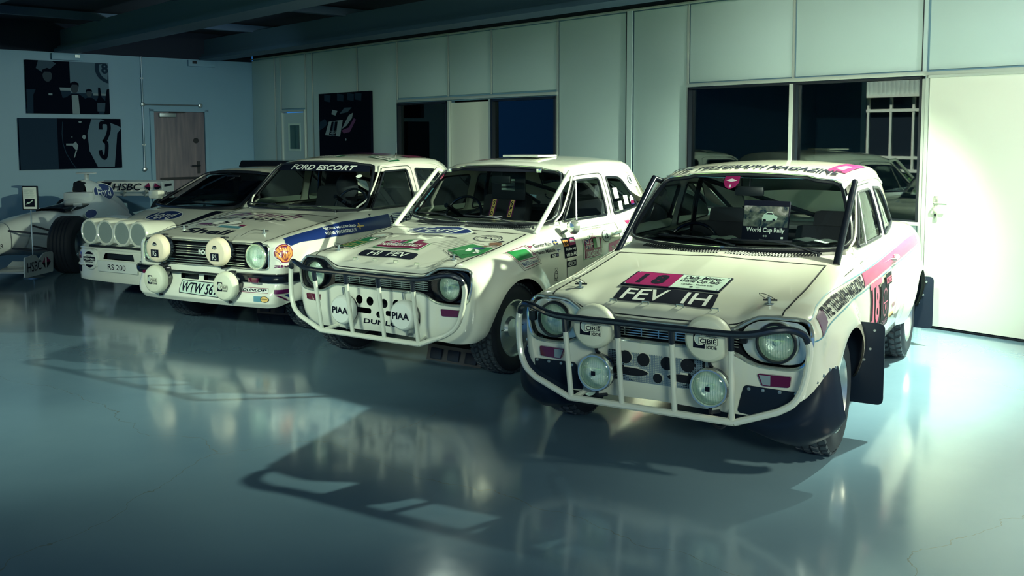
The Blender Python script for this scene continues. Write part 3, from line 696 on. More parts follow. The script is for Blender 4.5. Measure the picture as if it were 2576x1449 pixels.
def covered_lamp(par, c, r, depth=.075, ax=(0, -1, 0), shell='btube', cv='cover', name='spot_lamp', dome=.35):
    ax = Vector(ax).normalized(); c = Vector(c)
    b = MB(); b.lathe([(r*.5, -depth-.03), (r*.86, -depth-.005), (r*1.0, -.03), (r*1.0, -.012), (r*.9, -.010)], c, ax, 36); o = b.build(name, M[shell], par)
    b = MB(); b.lathe([(r*1.01, -.030), (r*1.03, -.022), (r*1.02, .0), (r*.97, .016), (r*.86, .026), (r*.84, .0275), (.001, .030)], c, ax, 40, cap=False); b.build('lamp_cover', M[cv], o)
    return o

def cibie(par, c, s, face):
    """square emblem with a split disc, name plate and strap line; drawn on the flat face"""
    cx, cy, cz = c
    class Pl:
        def normal(self, P): return np.broadcast_to(np.array([0., -1., 0.]), P.shape)
    S = Pl(); fn = lambda u, v: np.stack([cx + np.asarray(u)*s, np.full(np.shape(u), cy), cz + np.asarray(v)*s], -1)
    L = []
    L.append(decal('a', S, fn, [(-.62, -.42), (-.02, -.42), (-.02, .42), (-.62, .42)], M['navy'], None, .0006, None))
    L.append(decal('a', S, fn, circ((-.27, .03), .30, 24), M['cover'], None, .0010, None))
    L.append(decal('a', S, fn, [p for p in circ((-.27, .03), .27, 24) if p[0] <= -.265] , M['grey'], None, .0013, None))
    L.append(decal('a', S, fn, [(-.34, -.20), (.62, -.20), (.62, .13), (-.34, .13)], M['navy'], None, .0016, None))
    L.append(decal('a', S, fn, [(-.32, -.18), (.60, -.18), (.60, .11), (-.32, .11)], M['cover'], None, .0019, None))
    q = lambda a, b_, c_, d: [(a, b_), (c_, b_), (c_, d), (a, d)]
    L.append(text('a', 'CIBIÉ', S, fn, q(-.27, -.15, .55, .13), M['navy'], None, .0022, .02))
    L.append(text('a', 'IODE', S, fn, q(.06, -.42, .58, -.25), M['navy'], None, .0012, .02))
    L.append(text('a', 'PROJECTEURS', S, fn, q(.02, .16, .58, .22), M['navy'], None, .0012, .01))
    return joined('lamp_print', L, face)

# ---------------------------------------------------------------- Mk1 saloon
def cabin_interior(car, rhd=True, light=False, cage=True, drv='seat', dz=0.):
    i = MB()
    lin = M['inside']
    i.box((0, 1.45, .30), (1.34, 2.3, .04)); i.box((0, .66, .58), (1.24, .05, .56)); i.box((.66, 1.58, .60), (.03, 1.75, .60)); i.box((-.66, 1.58, .60), (.03, 1.75, .60)); i.box((0, 2.42, .62), (1.28, .06, .60))
    i.build('cabin_tub', lin, car, smooth=False)
    d = MB(); zd = .030 if light else 0.; P = [[(x, .60 + .25*(x/.66)**2 + q, z + zd) for x in np.linspace(-.62, .62, 13)] for q, z in ((.0, .925), (.16, .925), (.24, .905), (.26, .86), (.25, .70))]
    d.grid(P); d.build('dashboard', M['inside'] if not light else M['plastic'], car)
    sh = MB(); sh.box((0, 2.33, .915), (1.15, .36, .03), bev=.01); sh.build('parcel_shelf', M['parcel'] if light else M['inside'], car)
    for k, sx in enumerate((-.36, .36)):
        s = MB(); s.box((sx, 1.30, .46), (.46, .50, .14), bev=.05); s.build('seat', M['seat'], car)
        s = MB(); Rm = Matrix.Rotation(-.28, 3, 'X')
        s.box((sx, 1.60, .76 if light else .80), (.46, .12, .46 if light else .56), Rm, bev=.05); s.box((sx, 1.70, .98 if light else 1.09), (.26 if drv == 'seat' else .34, .10, .20 if drv == 'seat' else .3), Rm, bev=.045); s.build('seat_back', M['seat'], car)
    st = MB(); c0 = Vector((-.36 if rhd else .30, .98, .86 if light else .93)); ax = Vector((0, .9, -.42)).normalized(); u = Vector((1, 0, 0)); v = ax.cross(u)
    st.tube([c0 + (u*math.cos(a) + v*math.sin(a))*.175 for a in np.linspace(0, 2*PI, 32)[:-1]], .011, 8, True)
    for a in (PI/2, PI/2 + 2.1, PI/2 - 2.1): st.tube([c0, c0 + (u*math.cos(a) + v*math.sin(a))*.175], .008, 6)
    st.tube([c0, c0 - ax*.25 + Vector((0, 0, 0))], .02, 8); st.build('steering_wheel', M['gloss'], car)
    if cage:
        g = MB()
        g.tube(spl([(-.62, 1.68, .35), (-.60, 1.66, .95), (-.53, 1.62, 1.27), (-.45, 1.62, 1.325), (0, 1.62, 1.345), (.45, 1.62, 1.325), (.53, 1.62, 1.27), (.60, 1.66, .95), (.62, 1.68, .35)], 5), .019, 8)
        g.tube([(-.52, 1.63, 1.28), (.25, 2.30, .95)], .017, 8); g.tube([(.52, 1.63, 1.28), (.50, 2.42, .95)], .017, 8); g.tube([(-.52, 1.63, 1.28), (-.50, 2.42, .95)], .017, 8)
        g.build('roll_cage', M['gloss'] if not light else M['gloss'], car)
def mk1(name, label, X, Y, yaw, paint='paint', rails='white', pose=None, light=False):
    car = empty(name, (X, Y, 0), yaw, label, 'car', None)
    S, K = MK1, MK1C; pm = M[paint]; fr = lambda u, v: S.front(u, v); tp = lambda u, v: S.top(u, v)
    sd = {s: (lambda u, v, s=s: S.sidew(u, v, s)) for s in (1, -1)}; ws = lambda u, v: K.front(u, v)
    cs = {s: (lambda u, v, s=s: K.side(u, v, s)) for s in (1, -1)}
    # --- lower body: chart outline with wheel arches
    def bottom(sg):
        L = []
        for x in np.linspace(0, .60, 9)[:-1]: L.append((x, .285 - .02*(x/.6)))
        L.append((.60, .262))
        for t in np.linspace(0, 1, 6)[1:]: L.append((S.u1 + S.A*t, .262 + .01*t))
        for wy, wr in ((0., .335), (2.4, .325)):
            a0 = math.asin((.30 - TY)/wr)
            if wy > 1: L.append(S.inv_side(1.2, .305)); 
            for a in np.linspace(PI - a0*0, 0, 26):
                y = wy + wr*math.cos(a); z = TY + wr*math.sin(a)
                L.append(S.inv_side(max(y, S.yf + .002), z) if z > .25 else S.inv_side(max(y, S.yf+.002), .28))
        L.append((S.u3, .33)); L.append((S.u4, .36)); L.append((S.u5, .36))
        return L
    R_ = bottom(1); top_ = [(S.u5, S.v2 - .001)] + [(u, S.v2 - .001) for u in np.linspace(S.u5, S.u1, 60)][1:]
    zt = lambda x: np.interp(abs(x), [0, .36, .40, .45, .50, .60], [.690, .690, .700, .722, .742, .748])
    # right half above the dogbone is left to the bonnet: step in at x=.60
    step = [(S.u1 - .004, S.inv_front(.59, .752)[1])]
    half = R_ + top_ + [(S.u1 - .004, S.v2 - .001)] + step
    # nose band under the bonnet lip
    nose = [S.inv_front(x, zt(x) + .010) for x in np.linspace(.585, 0, 24)]
    half = half + nose
    outer = half + [(-u, v) for u, v in half[::-1][1:-1]]
    dogR = [(0, .574), (.20, .576), (.34, .575), (.40, .562), (.45, .538), (.50, .522), (.56, .516), (.63, .516), (.68, .524), (.712, .552), (.728, .60), (.735, .65), (.728, .70), (.705, .732), (.66, .744), (.55, .745), (.49, .738), (.44, .714), (.40, .690), (.36, .678), (.20, .676), (0, .676)]
    dogR = [p for p in dogR]
    ch = S.inv_nose
    dc = [ch(x, z) for x, z in spl(dogR, 3)]; dog = dc + [(-u, v) for u, v in dc[::-1][1:-1]]
    dog = resamp(dog, .02)
    holes = [dog] + [circ(c, .030, 18) for c in ((-.155, .490), (-.060, .486), (.062, .482), (.165, .486))] + [circ((.015, .403), .022, 14), rnd([(-.22, .402), (-.05, .402), (-.05, .438), (-.22, .438)], .017), rnd([(.075, .402), (.22, .402), (.22, .436), (.075, .436)], .017), rnd([(.335, .375), (.352, .375), (.352, .445), (.335, .445)], .008)]
    if rails == 'black': holes = [dog]
    skin('body', S, S.wall, outer, holes, .021, pm, car)
    if rails == 'black': pass
    # rear deck and cowl tops
    skin('boot_lid', S, tp, [(-.60, 2.45), (.60, 2.45), (.60, 2.95), (-.60, 2.95)], [], .06, pm, car)
    skin('cowl', S, tp, [(-.602, .405), (.602, .405), (.602, .80), (-.602, .80)], [], .05, pm, car)
    # --- bonnet: nose part in chart, top part from above
    bt = skin('bonnet', S, tp, [(-.594, S.yf), (.594, S.yf), (.594, .397), (-.594, .397)], [], .0245, pm, car)
    nz = [S.inv_front(x, zt(x) + .006) for x in np.linspace(-.594, .594, 48)]
    bn = skin('bonnet_lip', S, S.wall, nz + [(.594, S.v2), (-.594, S.v2)], [], .0245, pm, bt)
    lip = [S.inv_front(x, zt(x) + .006) for x in np.linspace(-.592, .592, 60)]
    beads('shut_line', S, S.wall, lip, .0035, M['gap'], bt, closed=False)
    for s in (1, -1):
        ribbon('shut_line', S, tp, [(s*.597, S.yf), (s*.597, .40)], .007, M['gap'], bt)
        ribbon('shut_line', S, S.wall, [(s*.596, S.inv_front(.596, .755)[1]), (s*.596, S.v2)], .007, M['gap'], bt)
    ribbon('shut_line', S, tp, [(-.596, .401), (.596, .401)], .007, M['gap'], bt)
    # engine bay darkness behind openings
    b = MB(); b.box((0, -.10, .50), (1.16, .50, .44)); b.build('engine_bay', M['black'], car, smooth=False)
    b = MB(); b.box((0, 1.2, .29), (1.30, 3.2, .05)); b.build('underside', M['black'], car, smooth=False)
    for s in (1, -1):
        for wy in (0, 2.4):
            b = MB(); b.lathe([(.37, -.115), (.37, .10)], (s*.63, wy, TY), (s, 0, 0), 30, cap=False); b.lathe([(.37, 0), (.01, 0)], (s*.515, wy, TY), (s, 0, 0), 30, cap=False)
            b.V = [(v[0], v[1], max(v[2], .30)) for v in b.V]; b.build('wheel_well', M['black'], car, smooth=False)
    # --- cowl vents
    b = MB()
    for k, x in enumerate(np.linspace(-.52, .52, 62)):
        if abs(x) < .012: continue
        a = .50 + .10*(x/.5)**2; P = S.top(np.array([x, x + .004]), np.array([a - .036, a + .036])); b.tube([P[0] + [0, 0, .002], P[1] + [0, 0, .002]], .0048, 5)
    b.build('air_vent', M['gap'], car, smooth=False, kind='stuff')
    # --- cabin shell: chart outline minus glass
    win = [(-.64, .960), (.64, .960), (.528, 1.282), (-.528, 1.282)]
    kch = K.inv_nose
    wso = [(0, .925), (.25, .926), (.45, .932), (.60, .945), (.640, .960), (.655, .990), (.640, 1.06), (.60, 1.17), (.565, 1.255), (.545, 1.285), (.50, 1.302), (.35, 1.325), (0, 1.340)]
    wsh = [kch(x, z) for x, z in wso]; wsc = wsh + [(-u, v) for u, v in wsh[::-1][1:-1]]; wsc = resamp(wsc, .03)
    dw = rnd([(.785, .952), (1.470, .952), (1.462, 1.246), (1.075, 1.240)], [.03, .035, .045, .04]); qw = rnd([(1.592, .950), (2.135, .985), (1.86, 1.235), (1.590, 1.248)], [.03, .05, .08, .03])
    kc = lambda poly, s: [K.inv_side(y, z, s) for y, z in resamp(poly, .03)]
    rs = [(x*s_, z) for s_ in (1, ) for x, z in ()]
    rw = rnd([(-.52, .98), (.52, .98), (.46, 1.27), (-.46, 1.27)], .05)
    def kr(x, z):  # rear screen chart
        v = z if z <= K.zp else K.zp + (z - K.zp)*1.25
        return v
    Ho = [wsc]
    for s in (1, -1): Ho += [kc(dw, s), kc(qw, s)]
    # the rear wall of the cabin is a separate chart strip so it may hold the rear screen
    A_ = [(K.u4, .90), (K.u4, K.v2 - .001), (-K.u4, K.v2 - .001), (-K.u4, .90)]
    pill = [(-K.u4, .905), (K.u4, .905)]
    oc = resamp([(-K.u4, .905), (K.u4, .905), (K.u4, K.v2 - .001), (-K.u4, K.v2 - .001)], .04)
    skin('cabin_shell', K, K.wall, oc, Ho, .035, pm, car)
    bk = lambda u, v: K.back(u, v)
    skin('rear_frame', K, bk, rnd([(-.60, .93), (.60, .93), (.50, 1.315), (-.50, 1.315)], .03), [rw], .05, pm, car)
    skin('rear_window', K, bk, rw, [], .1, M['glass'], car); beads('rear_window_seal', K, bk, rw, .010, M['seal'], car)
    skin('roof', K, lambda u, v: K.top(u, v), [(-.402, 1.24), (.402, 1.24), (.402, 1.96), (-.402, 1.96)], [], .05, pm, car)
    for yy0, yy1 in ((1.0, 1.245), (1.955, 2.35)):
        skin('roof_end', K, lambda u, v: K.top(u, v), [(-.402, yy0), (.402, yy0), (.402, yy1), (-.402, yy1)], [], .05, pm, car)
    # glass, seals, chrome
    g = skin('windscreen', K, K.wall, wsc, [], .06, M['glass'], car, -.004)
    beads('screen_seal', K, K.wall, wsc, .016, M['seal'], g, .002); 
    beads('screen_trim', K, K.wall, wsc, .0035, M['chrome'], g, .0155)
    for s in (1, -1):
        g = skin('door_window', K, cs[s], dw, [], .1, M['glass'], car, -.008); beads('window_seal', K, cs[s], dw, .009, M['seal'], g)
        P = K.side(np.array([.955, 1.075]), np.array([.952, 1.235]), s); q = MB(); q.tube([tuple(P[0] + [.004*s, 0, 0]), tuple(P[1] + [.004*s, 0, 0])], .008, 6); q.build('quarterlight_bar', M['chrome'], g)
        g = skin('rear_side_window', K, cs[s], qw, [], .1, M['glass'], car, -.008); beads('window_seal', K, cs[s], qw, .010, M['seal'], g)
        # drip rail and door shut lines
        rail = [(.70, .955), (.80, 1.03), (1.00, 1.225), (1.045, 1.275), (1.10, 1.293), (1.35, 1.306), (1.70, 1.305), (1.98, 1.288), (2.12, 1.25)]
        beads('drip_rail', K, cs[s], spl(rail, 5), .0075, pm, car, .004, closed=False)
        ribbon('door_gap', K, cs[s], spl([(.745, .94), (.80, 1.00), (1.01, 1.21), (1.06, 1.262), (1.12, 1.275), (1.45, 1.282), (1.505, 1.27), (1.525, 1.23), (1.530, .945)], 5), .006, M['gap'], car)
        ribbon('door_gap', S, sd[s], spl([(.745, .935), (.70, .90), (.66, .84), (.655, .60), (.66, .33)], 6), .006, M['gap'], car)
        ribbon('door_gap', S, sd[s], [(1.530, .94), (1.535, .60), (1.50, .33)], .006, M['gap'], car)
        beads('belt_trim', S, sd[s], [(.80, .915), (1.52, .918)], .003, M['chrome'], car, closed=False)
        # handle
        P = S.side(np.array([1.40, 1.515]), np.array([.818, .822]), s); b = MB(); dx = np.array([.028*s, 0, 0])
        b.tube([tuple(P[0]), tuple(P[0] + dx), tuple(P[1] + dx), tuple(P[1])], [.007, .010, .012, .012], 8); b.box(tuple(P[1] + dx*.6), (.03, .035, .03), bev=.006); b.build('door_handle', M['chrome'], car)
    # --- grille and lamps (set into the dogbone)
    y0 = -.475
    dg = [(u, v) for u, v in dog]
    tr = beads('grille_surround', S, S.wall, dog, .0095, M['chrome'], car, .002); beads('surround_seal', S, S.wall, dog, .007, M['seal'], tr, -.006)
    bkp = MB(); bkp.box((0, -.415, .607), (1.40, .02, .17)); bkp.build('grille_backing', M['black'], car, smooth=False)
    for z in np.linspace(.592, .668, 7):
        b = MB(); b.box((0, y0, z), (.80, .008, .0045)); b.build('grille_bar', M['chrome'] if rails == 'black' else M['steel'], car, smooth=False)
    for x in np.linspace(-.36, .36, 9): b = MB(); b.box((x, y0 + .003, .630), (.005, .008, .082)); b.build('grille_upright', M['chrome'] if rails == 'black' else M['steel'], car, smooth=False)
    for s in (1, -1):
        pod = [(x, z) for x, z in [(.41, .60), (.44, .556), (.50, .530), (.63, .528), (.69, .545), (.712, .60), (.718, .65), (.708, .70), (.67, .728), (.55, .732), (.48, .720), (.43, .690), (.41, .66)]]
        pod = [(s*x, z) for x, z in rnd(pod, .02, 2)]; ci = circ((s*.575, .630), .100, 32)
        ov, T = cdt(pod, [ci], .03)
        Vp = [(x, -.455 - .012*0 + .05*(abs(x) - .55)*(abs(x) > .62), z) for x, z in ov]; mm = M['podchrome'] if rails == 'black' else M['gloss']
        pd = mesh('lamp_pod', Vp, T, mm, car, smooth=True)
        b = MB(); P0_ = [(s*.575 + .100*math.cos(a), -.455, .630 + .100*math.sin(a)) for a in np.linspace(0, 2*PI, 33)]; P1_ = [(s*.575 + .094*math.cos(a), -.478, .630 + .094*math.sin(a)) for a in np.linspace(0, 2*PI, 33)]; b.grid([P0_, P1_]); b.build('lamp_pod_rim', mm, pd)
        headlight(car, (s*.575, -.480, .630), .082, ring='seal')
        # indicator under the lamp
        zi = rnd([(.500, .487), (.652, .487), (.646, .436), (.522, .432)], .010) if rails == 'black' else rnd([(.522, .490), (.656, .490), (.652, .448), (.530, .444)], .008)
        A_ = [(s*x, z) for x, z in zi]; P = S.front(np.array([a[0] for a in A_]), np.array([a[1] for a in A_]), -.3); b = MB(); n = len(P); b.add(list(P + [0, .004, 0]) + list(P + [0, -.016, 0]), [(i, (i+1) % n, n+(i+1) % n, n+i) for i in range(n)] + [tuple(range(n, 2*n))]); 
        ind = b.build('indicator', M['amber'], car)
        if rails == 'black':
            A_ = [(s*x, z) for x, z in [(.508, .482), (.560, .482), (.560, .437), (.526, .437)]]; P = S.front(np.array([a[0] for a in A_]), np.array([a[1] for a in A_]), -.3) + [0, -.0175, 0]; mesh('clear_section', P, [(0, 1, 2, 3)], M['clearl'], ind)
    # --- bull bar
    b = MB(); yt = -.665; yb = -.60
    def arc(s): return [(s*.42, yt, .690), (s*.52, yt + .008, .700), (s*.61, yt + .03, .722), (s*.675, yt + .062, .724), (s*.722, yt + .095, .700), (s*.738, yt + .11, .665)]
    topb = arc(-1)[::-1] + [(-.2, yt - .004, .690), (0, yt - .005, .690), (.2, yt - .004, .690)] + arc(1)
    b.tube(spl(topb, 5), .0165, 10)
    for x in (-.42, -.138, .138, .42): b.tube([(x, yt, .69), (x, yt + .012, .615)], .0155, 10)
    bb = b.build('bull_bar_sleeve', M['btube'], car)
    b = MB()
    for s in (1, -1): b.tube(spl([(s*.738, yt + .11, .670), (s*.745, yt + .11, .62), (s*.735, yt + .10, .52), (s*.715, yt + .09, .44), (s*.68, yt + .08, .385), (s*.62, yt + .07, .345)], 5) + [(s*.425, yb, .268)], .0165, 10)
    b.tube([(-.425, yb, .268), (.425, yb, .268)], .0175, 10)
    for x in (-.42, -.138, .138, .42): b.tube([(x, yt + .012, .620), (x*.985, yb, .272)], .0140, 10)
    for s in (1, -1): b.tube([(s*.40, yb, .27), (s*.36, -.40, .30)], .014, 8)
    b.build('bull_bar', M['wtube'] if rails == 'white' else M['paintA'], car)
    # --- screen pillar braces
    for s in (1, -1):
        b = MB(); foot = S.top(np.array([s*.640]), np.array([.455]))[0]; top = K.wall(np.array([s*(K.u1 + K.A*.45)]), np.array([K.inv_front(.4, 1.275)[1]]))[0]
        a = foot + [0, 0, -.005]; e = top + np.array([s*.028, -.035, .030])
        b.tube([tuple(a), tuple(a*.15 + e*.85), tuple(e), tuple(top + [s*.0, .035, .005])], .0185 if rails == 'white' else .0195, 12); b.build('screen_brace', M['wtube'] if rails == 'white' else M['gloss'], car)
    # --- wipers (arm pivots low on the passenger side of each half)
    for x in (.05, .52) if rails == 'black' else (-.10, .42):
        xp_ = x; base = S.top(np.array([xp_]), np.array([.575]))[0]; b = MB(); tip = K.front(np.array([xp_ - .34]), np.array([.975]))[0] + [0, -.02, .01]; hp = base + [0, -.004, .018]
        b.tube([tuple(base), tuple(hp)], .010, 8); b.tube([tuple(hp), tuple(hp*.55 + tip*.45 + [0, -.02, .015]), tuple(tip)], [.007, .005, .004], 6); w_ = b.build('wiper', M['seal'], car)
        b = MB(); q = [K.front(np.array([xp_ - .34 + t]), np.array([.972 + .015*abs(t)]))[0] + np.array([0, -.012, .004]) for t in np.linspace(-.16, .18, 8)]; b.tube([tuple(p) for p in q], .006, 5); b.build('wiper_blade', M['seal'], w_)
    # --- bonnet pins and brackets
    for s in (1, -1):
        p = S.top(np.array([s*.50]), np.array([-.33]))[0]; b = MB(); b.lathe([(.022, 0), (.022, .004), (.008, .006), (.008, .028), (.011, .03), (.009, .034)], p, (0, 0, 1), 14); o = b.build('bonnet_pin', M['steel'], car)
        b = MB(); b.tube(spl([p + [0, 0, .02], p + [-.03, -.01, .035], p + [-.055, .02, .045], p + [-.03, .055, .035], p + [.01, .03, .025], p + [.03, 0, .02]], 4), .0016, 5); b.tube([p + [-.03, 0, .018], p + [.035, .01, .020]], .0045, 6); b.build('pin_lanyard', M['gap'], o)
    for x in (-.270, -.095, .085, .262):
        p = S.top(np.array([x]), np.array([-.413]))[0]; b = MB(); b.tube([p + [-.018, 0, -.004], p + [-.018, 0, .012], p + [.018, 0, .012], p + [.018, 0, -.004]], .0042, 6); b.build('bonnet_bracket', M['chrome'], car)
    # wheels
    pose = pose or 0.
    wheel(car, .674, 0, sg=1, steer=pose, cat='block' if rails == 'black' else 'fine'); wheel(car, -.674, 0, sg=-1, steer=pose, cat='block' if rails == 'black' else 'fine'); wheel(car, .656, 2.4, sg=1); wheel(car, -.656, 2.4, sg=-1)
    cabin_interior(car, light=light)
    mir = MB(); mir.box((.0, 1.0, 1.237), (.18, .025, .060), bev=.012); mir.tube([(.0, 1.0, 1.26), (.0, 1.02, 1.335)], .006, 6); mir.build('interior_mirror', M['plastic'], car)
    return car
# ---------------------------------------------------------------- print sets
class Flat:
    """a flat sheet in space: origin, right vector, up vector"""
    def __init__(s, o, r, u):
        s.o = np.array(o, float); s.r = np.array(r, float); s.u = np.array(u, float); n = np.cross(s.r, s.u); s.n = n/np.linalg.norm(n)
    def __call__(s, a, b): return s.o + np.asarray(a)[..., None]*s.r + np.asarray(b)[..., None]*s.u
    def normal(s, P): return np.broadcast_to(s.n, P.shape)
def drop(P): o = P.L.pop(); me = o.data; bpy.data.objects.remove(o); bpy.data.meshes.remove(me)
def RQ(a, b, c, d): return [(a, b), (c, b), (c, d), (a, d)]
class Pr:
    """collects decals on one surface and joins them"""
    def __init__(s, S, fn): s.S, s.fn, s.L, s.k = S, fn, [], 0
    def p(s, poly, m, d=.016, lift=None): s.L.append(decal('p', s.S, s.fn, poly, M[m], None, (.0010 + (.0010 if isinstance(s.S, Surf) else .0005)*s.k) if lift is None else lift, d)); s.k += 1; return s
    def t(s, tx, quad, m, bold=.0, shear=0., space=1.): s.L.append(text('t', tx, s.S, s.fn, quad, M[m], None, .0014 + (.0010 if isinstance(s.S, Surf) else .0005)*s.k, bold, shear, space)); return s
    def r(s, pts, wd, m, closed=False): s.L.append(ribbon('r', s.S, s.fn, pts, wd, M[m], None, .0026 + (.0010 if isinstance(s.S, Surf) else .0005)*s.k, closed)); return s
    def q(s, quad, poly, m, d=.016): return s.p(quadp(quad, poly), m, d)
    def done(s, name, par, label=None): return joined(name, s.L, par, label=label)
def oval_badge(P, quad, m='blue', ring='white', txt='Ford', tm='white'):
    P.q(quad, circ((.5, .5), .5, 36), ring); P.q(quad, circ((.5, .5), .465, 36, .44), m); P.t(txt, quadp(quad, RQ(.17, .18, .83, .84)), tm, 0, .25)
def union_flag(P, quad):
    P.q(quad, RQ(0, 0, 1, 1), 'blue')
    for a in ([(0, .0), (.12, 0), (1, .9), (1, 1), (.88, 1), (0, .1)], [(1, 0), (1, .1), (.12, 1), (0, 1), (0, .9), (.88, 0)]): P.q(quad, a, 'white')
    for a in ([(0, 0), (.05, 0), (1, .96), (1, 1), (.95, 1), (0, .05)], [(1, 0), (1, .05), (.05, 1), (0, 1), (0, .96), (.95, 0)]): P.q(quad, a, 'magenta')
    P.q(quad, RQ(.38, 0, .62, 1), 'white'); P.q(quad, RQ(0, .36, 1, .64), 'white'); P.q(quad, RQ(.43, 0, .57, 1), 'magenta'); P.q(quad, RQ(0, .43, 1, .57), 'magenta')
def tricolour(P, quad): P.q(quad, RQ(0, 0, .34, 1), 'green'); P.q(quad, RQ(.34, 0, .67, 1), 'white'); P.q(quad, RQ(.67, 0, 1, 1), 'maroon')
def swede(P, quad): P.q(quad, RQ(0, 0, 1, 1), 'blue'); P.q(quad, RQ(.3, 0, .46, 1), 'yellow'); P.q(quad, RQ(0, .4, 1, .6), 'yellow')
def finn(P, quad): P.q(quad, RQ(0, 0, 1, 1), 'white'); P.q(quad, RQ(.3, 0, .46, 1), 'blue'); P.q(quad, RQ(0, .4, 1, .6), 'blue')

# ================================================================ car A
carA = mk1('rally_saloon', 'cream rally saloon nearest the camera, black screen braces, FEV 1H plate and magenta side band', .9578, 4.9814, -.5347, 'paintA', 'black', light=True)
S, K = MK1, MK1C
top1 = lambda u, v: MK1.top(u, v); side1 = lambda u, v: MK1.sidew(u, v, 1); front1 = lambda u, v: MK1.front(u, v, -.3); roof1 = lambda u, v: MK1C.top(u, v); cside1 = lambda u, v: MK1C.side(u, v, 1); scr1 = lambda u, v: MK1C.front(u, v, 1.2)
P = Pr(S, top1); q = [(-.283, -.400), (.243, -.400), (.222, -.232), (-.300, -.232)]
P.p(q, 'navy'); P.t('FEV  IH', quadp(q, RQ(.06, .10, .95, .90)), 'white', .012, .1); P.done('number_plate', carA, 'black plate with silver letters on the bonnet')
b = MB(); qq = [(-.307, -.213), (.205, -.213), (.190, .005), (-.323, .012)]
z0 = MK1.top(np.array([-.05]), np.array([-.2]))[0][2]; z1 = MK1.top(np.array([-.05]), np.array([.0]))[0][2]
FL = Flat((-.315, -.222, MK1.top(np.array([-.3]), np.array([-.215]))[0][2] + .012), (.535, 0, .0), (0, .228, z1 - z0))
b.add([tuple(v) for v in FL(np.array([0, 1, 1, 0]), np.array([0, 0, 1, 1]))] + [tuple(v + np.array([0, 0, -.006])) for v in FL(np.array([0, 1, 1, 0]), np.array([0, 0, 1, 1]))], [(0, 1, 2, 3), (7, 6, 5, 4), (0, 4, 5, 1), (1, 5, 6, 2), (2, 6, 7, 3), (3, 7, 4, 0)])
pl = b.build('rally_plate', M['navy'], carA, smooth=False, label='metal rally plate, purple number field beside pale lettering')
P = Pr(FL, FL); P.p(RQ(.018, .035, .50, .965), 'purple' if False else 'magenta', None); P.p(RQ(.50, .035, .985, .965), 'pale', None); P.t('18', RQ(.12, .16, .40, .84), 'navy', .05, .0, 1.5)
P.t('Daily Mirror', RQ(.54, .62, .94, .92), 'navy', .03, .25); P.t('World Cup Rally', RQ(.53, .40, .94, .66), 'navy', .03, .25); P.t('London - Mexico City', RQ(.58, .24, .90, .36), 'navy', .02, .2); P.p(circ((.70, .14), .020, 14, .055), 'navy', None); P.p(circ((.77, .14), .020, 14, .055), 'grey', None)
P.done('plate_print', pl)
b = MB()
for u, v in ((.03, .06), (.5, .03), (.97, .06), (.03, .95), (.5, .97), (.97, .95)): b.lathe([(.007, 0), (.005, .004)], FL(np.array(u), np.array(v)), FL.n, 8)
b.build('plate_screw', M['steel'], pl)
ya = lambda y: .739 + 0
P = Pr(S, side1)
P.p([(-.40, .668), (-.275, .712), (-.225, .768), (-.36, .742)], 'purple'); P.done('corner_patch', carA, 'dark purple square at the front wing')
P = Pr(S, side1)
P.p(resamp([(.52, .768), (1.4, .784), (2.1, .792), (2.62, .796), (2.62, .868), (2.1, .868), (1.5, .852), (.565, .832)], .12), 'pink' if False else 'magenta'); P.done('side_band', carA, 'magenta band from door to tail')
P = Pr(S, side1); P.r(spl([(-.44, .735), (-.30, .762), (-.186, .781), (.176, .817), (.671, .838), (1.503, .860), (2.077, .880), (2.6, .882)], 4), .006, 'teal'); P.r(spl([(-.456, .648), (-.36, .678), (-.22, .708), (-.02, .730), (.275, .746), (.635, .752), (1.423, .770), (2.392, .781), (2.65, .784)], 4), .006, 'teal'); P.done('pin_stripe', carA, 'thin teal line above and below the band')
V, F = glyphs('THE TELEGRAPH MAGAZINE', .03); V, F = finer(V*np.array([.76, .05]), F, .03); V = V/np.array([.76, .05]); u = -.255 + V[:, 0]*.76; lo = np.interp(u, [-.26, 0, .5], [.718, .742, .765]); hi = np.interp(u, [-.26, 0, .2, .5], [.765, .792, .806, .828])
A_ = side1(u, lo + (hi - lo)*V[:, 1]); Nn = S.normal(A_); mesh('side_lettering', A_ + Nn*.005, F, M['navy'], carA, normals=Nn, label='condensed black lettering THE TELEGRAPH MAGAZINE')
P = Pr(S, side1); P.p(RQ(.66, .475, .93, .758), 'charcoal'); P.p(RQ(.66, .728, 1.0, .760), 'pink'); P.t('18', RQ(.70, .52, .90, .735), 'pink', .03); P.p([(.66, .475), (.71, .475), (.71, .54), (.66, .56)], 'pink')
P.p(RQ(.955, .455, 1.22, .722), 'charcoal'); P.p(circ((1.09, .60), .085, 24, .085), 'maroon'); P.p(circ((1.09, .60), .072, 24, .072), 'charcoal'); P.r([(1.02, .60), (1.16, .60)], .006, 'pink'); P.r([(1.09, .60), (1.09, .68)], .006, 'pink'); P.p(circ((1.09, .575), .02, 14), 'pink')
P.p(RQ(1.10, .69, 1.30, .760), 'charcoal'); P.t('COFFEE', RQ(1.115, .70, 1.285, .738), 'pink', .03); P.t('LONDON', RQ(.68, .425, .93, .465), 'grey', .02); P.t('CAFE', RQ(.97, .47, 1.15, .505), 'maroon', .02)
P.done('door_number', carA, 'pink 18 and roundel on charcoal door panels, COFFEE above')
P = Pr(S, side1); P.t('III', RQ(1.36, .525, 1.47, .55), 'maroon', .04); P.p(RQ(1.30, .47, 1.44, .495), 'yellow'); P.t('oval', RQ(1.31, .472, 1.43, .49), 'navy', .03); P.done('small_sticker', carA)
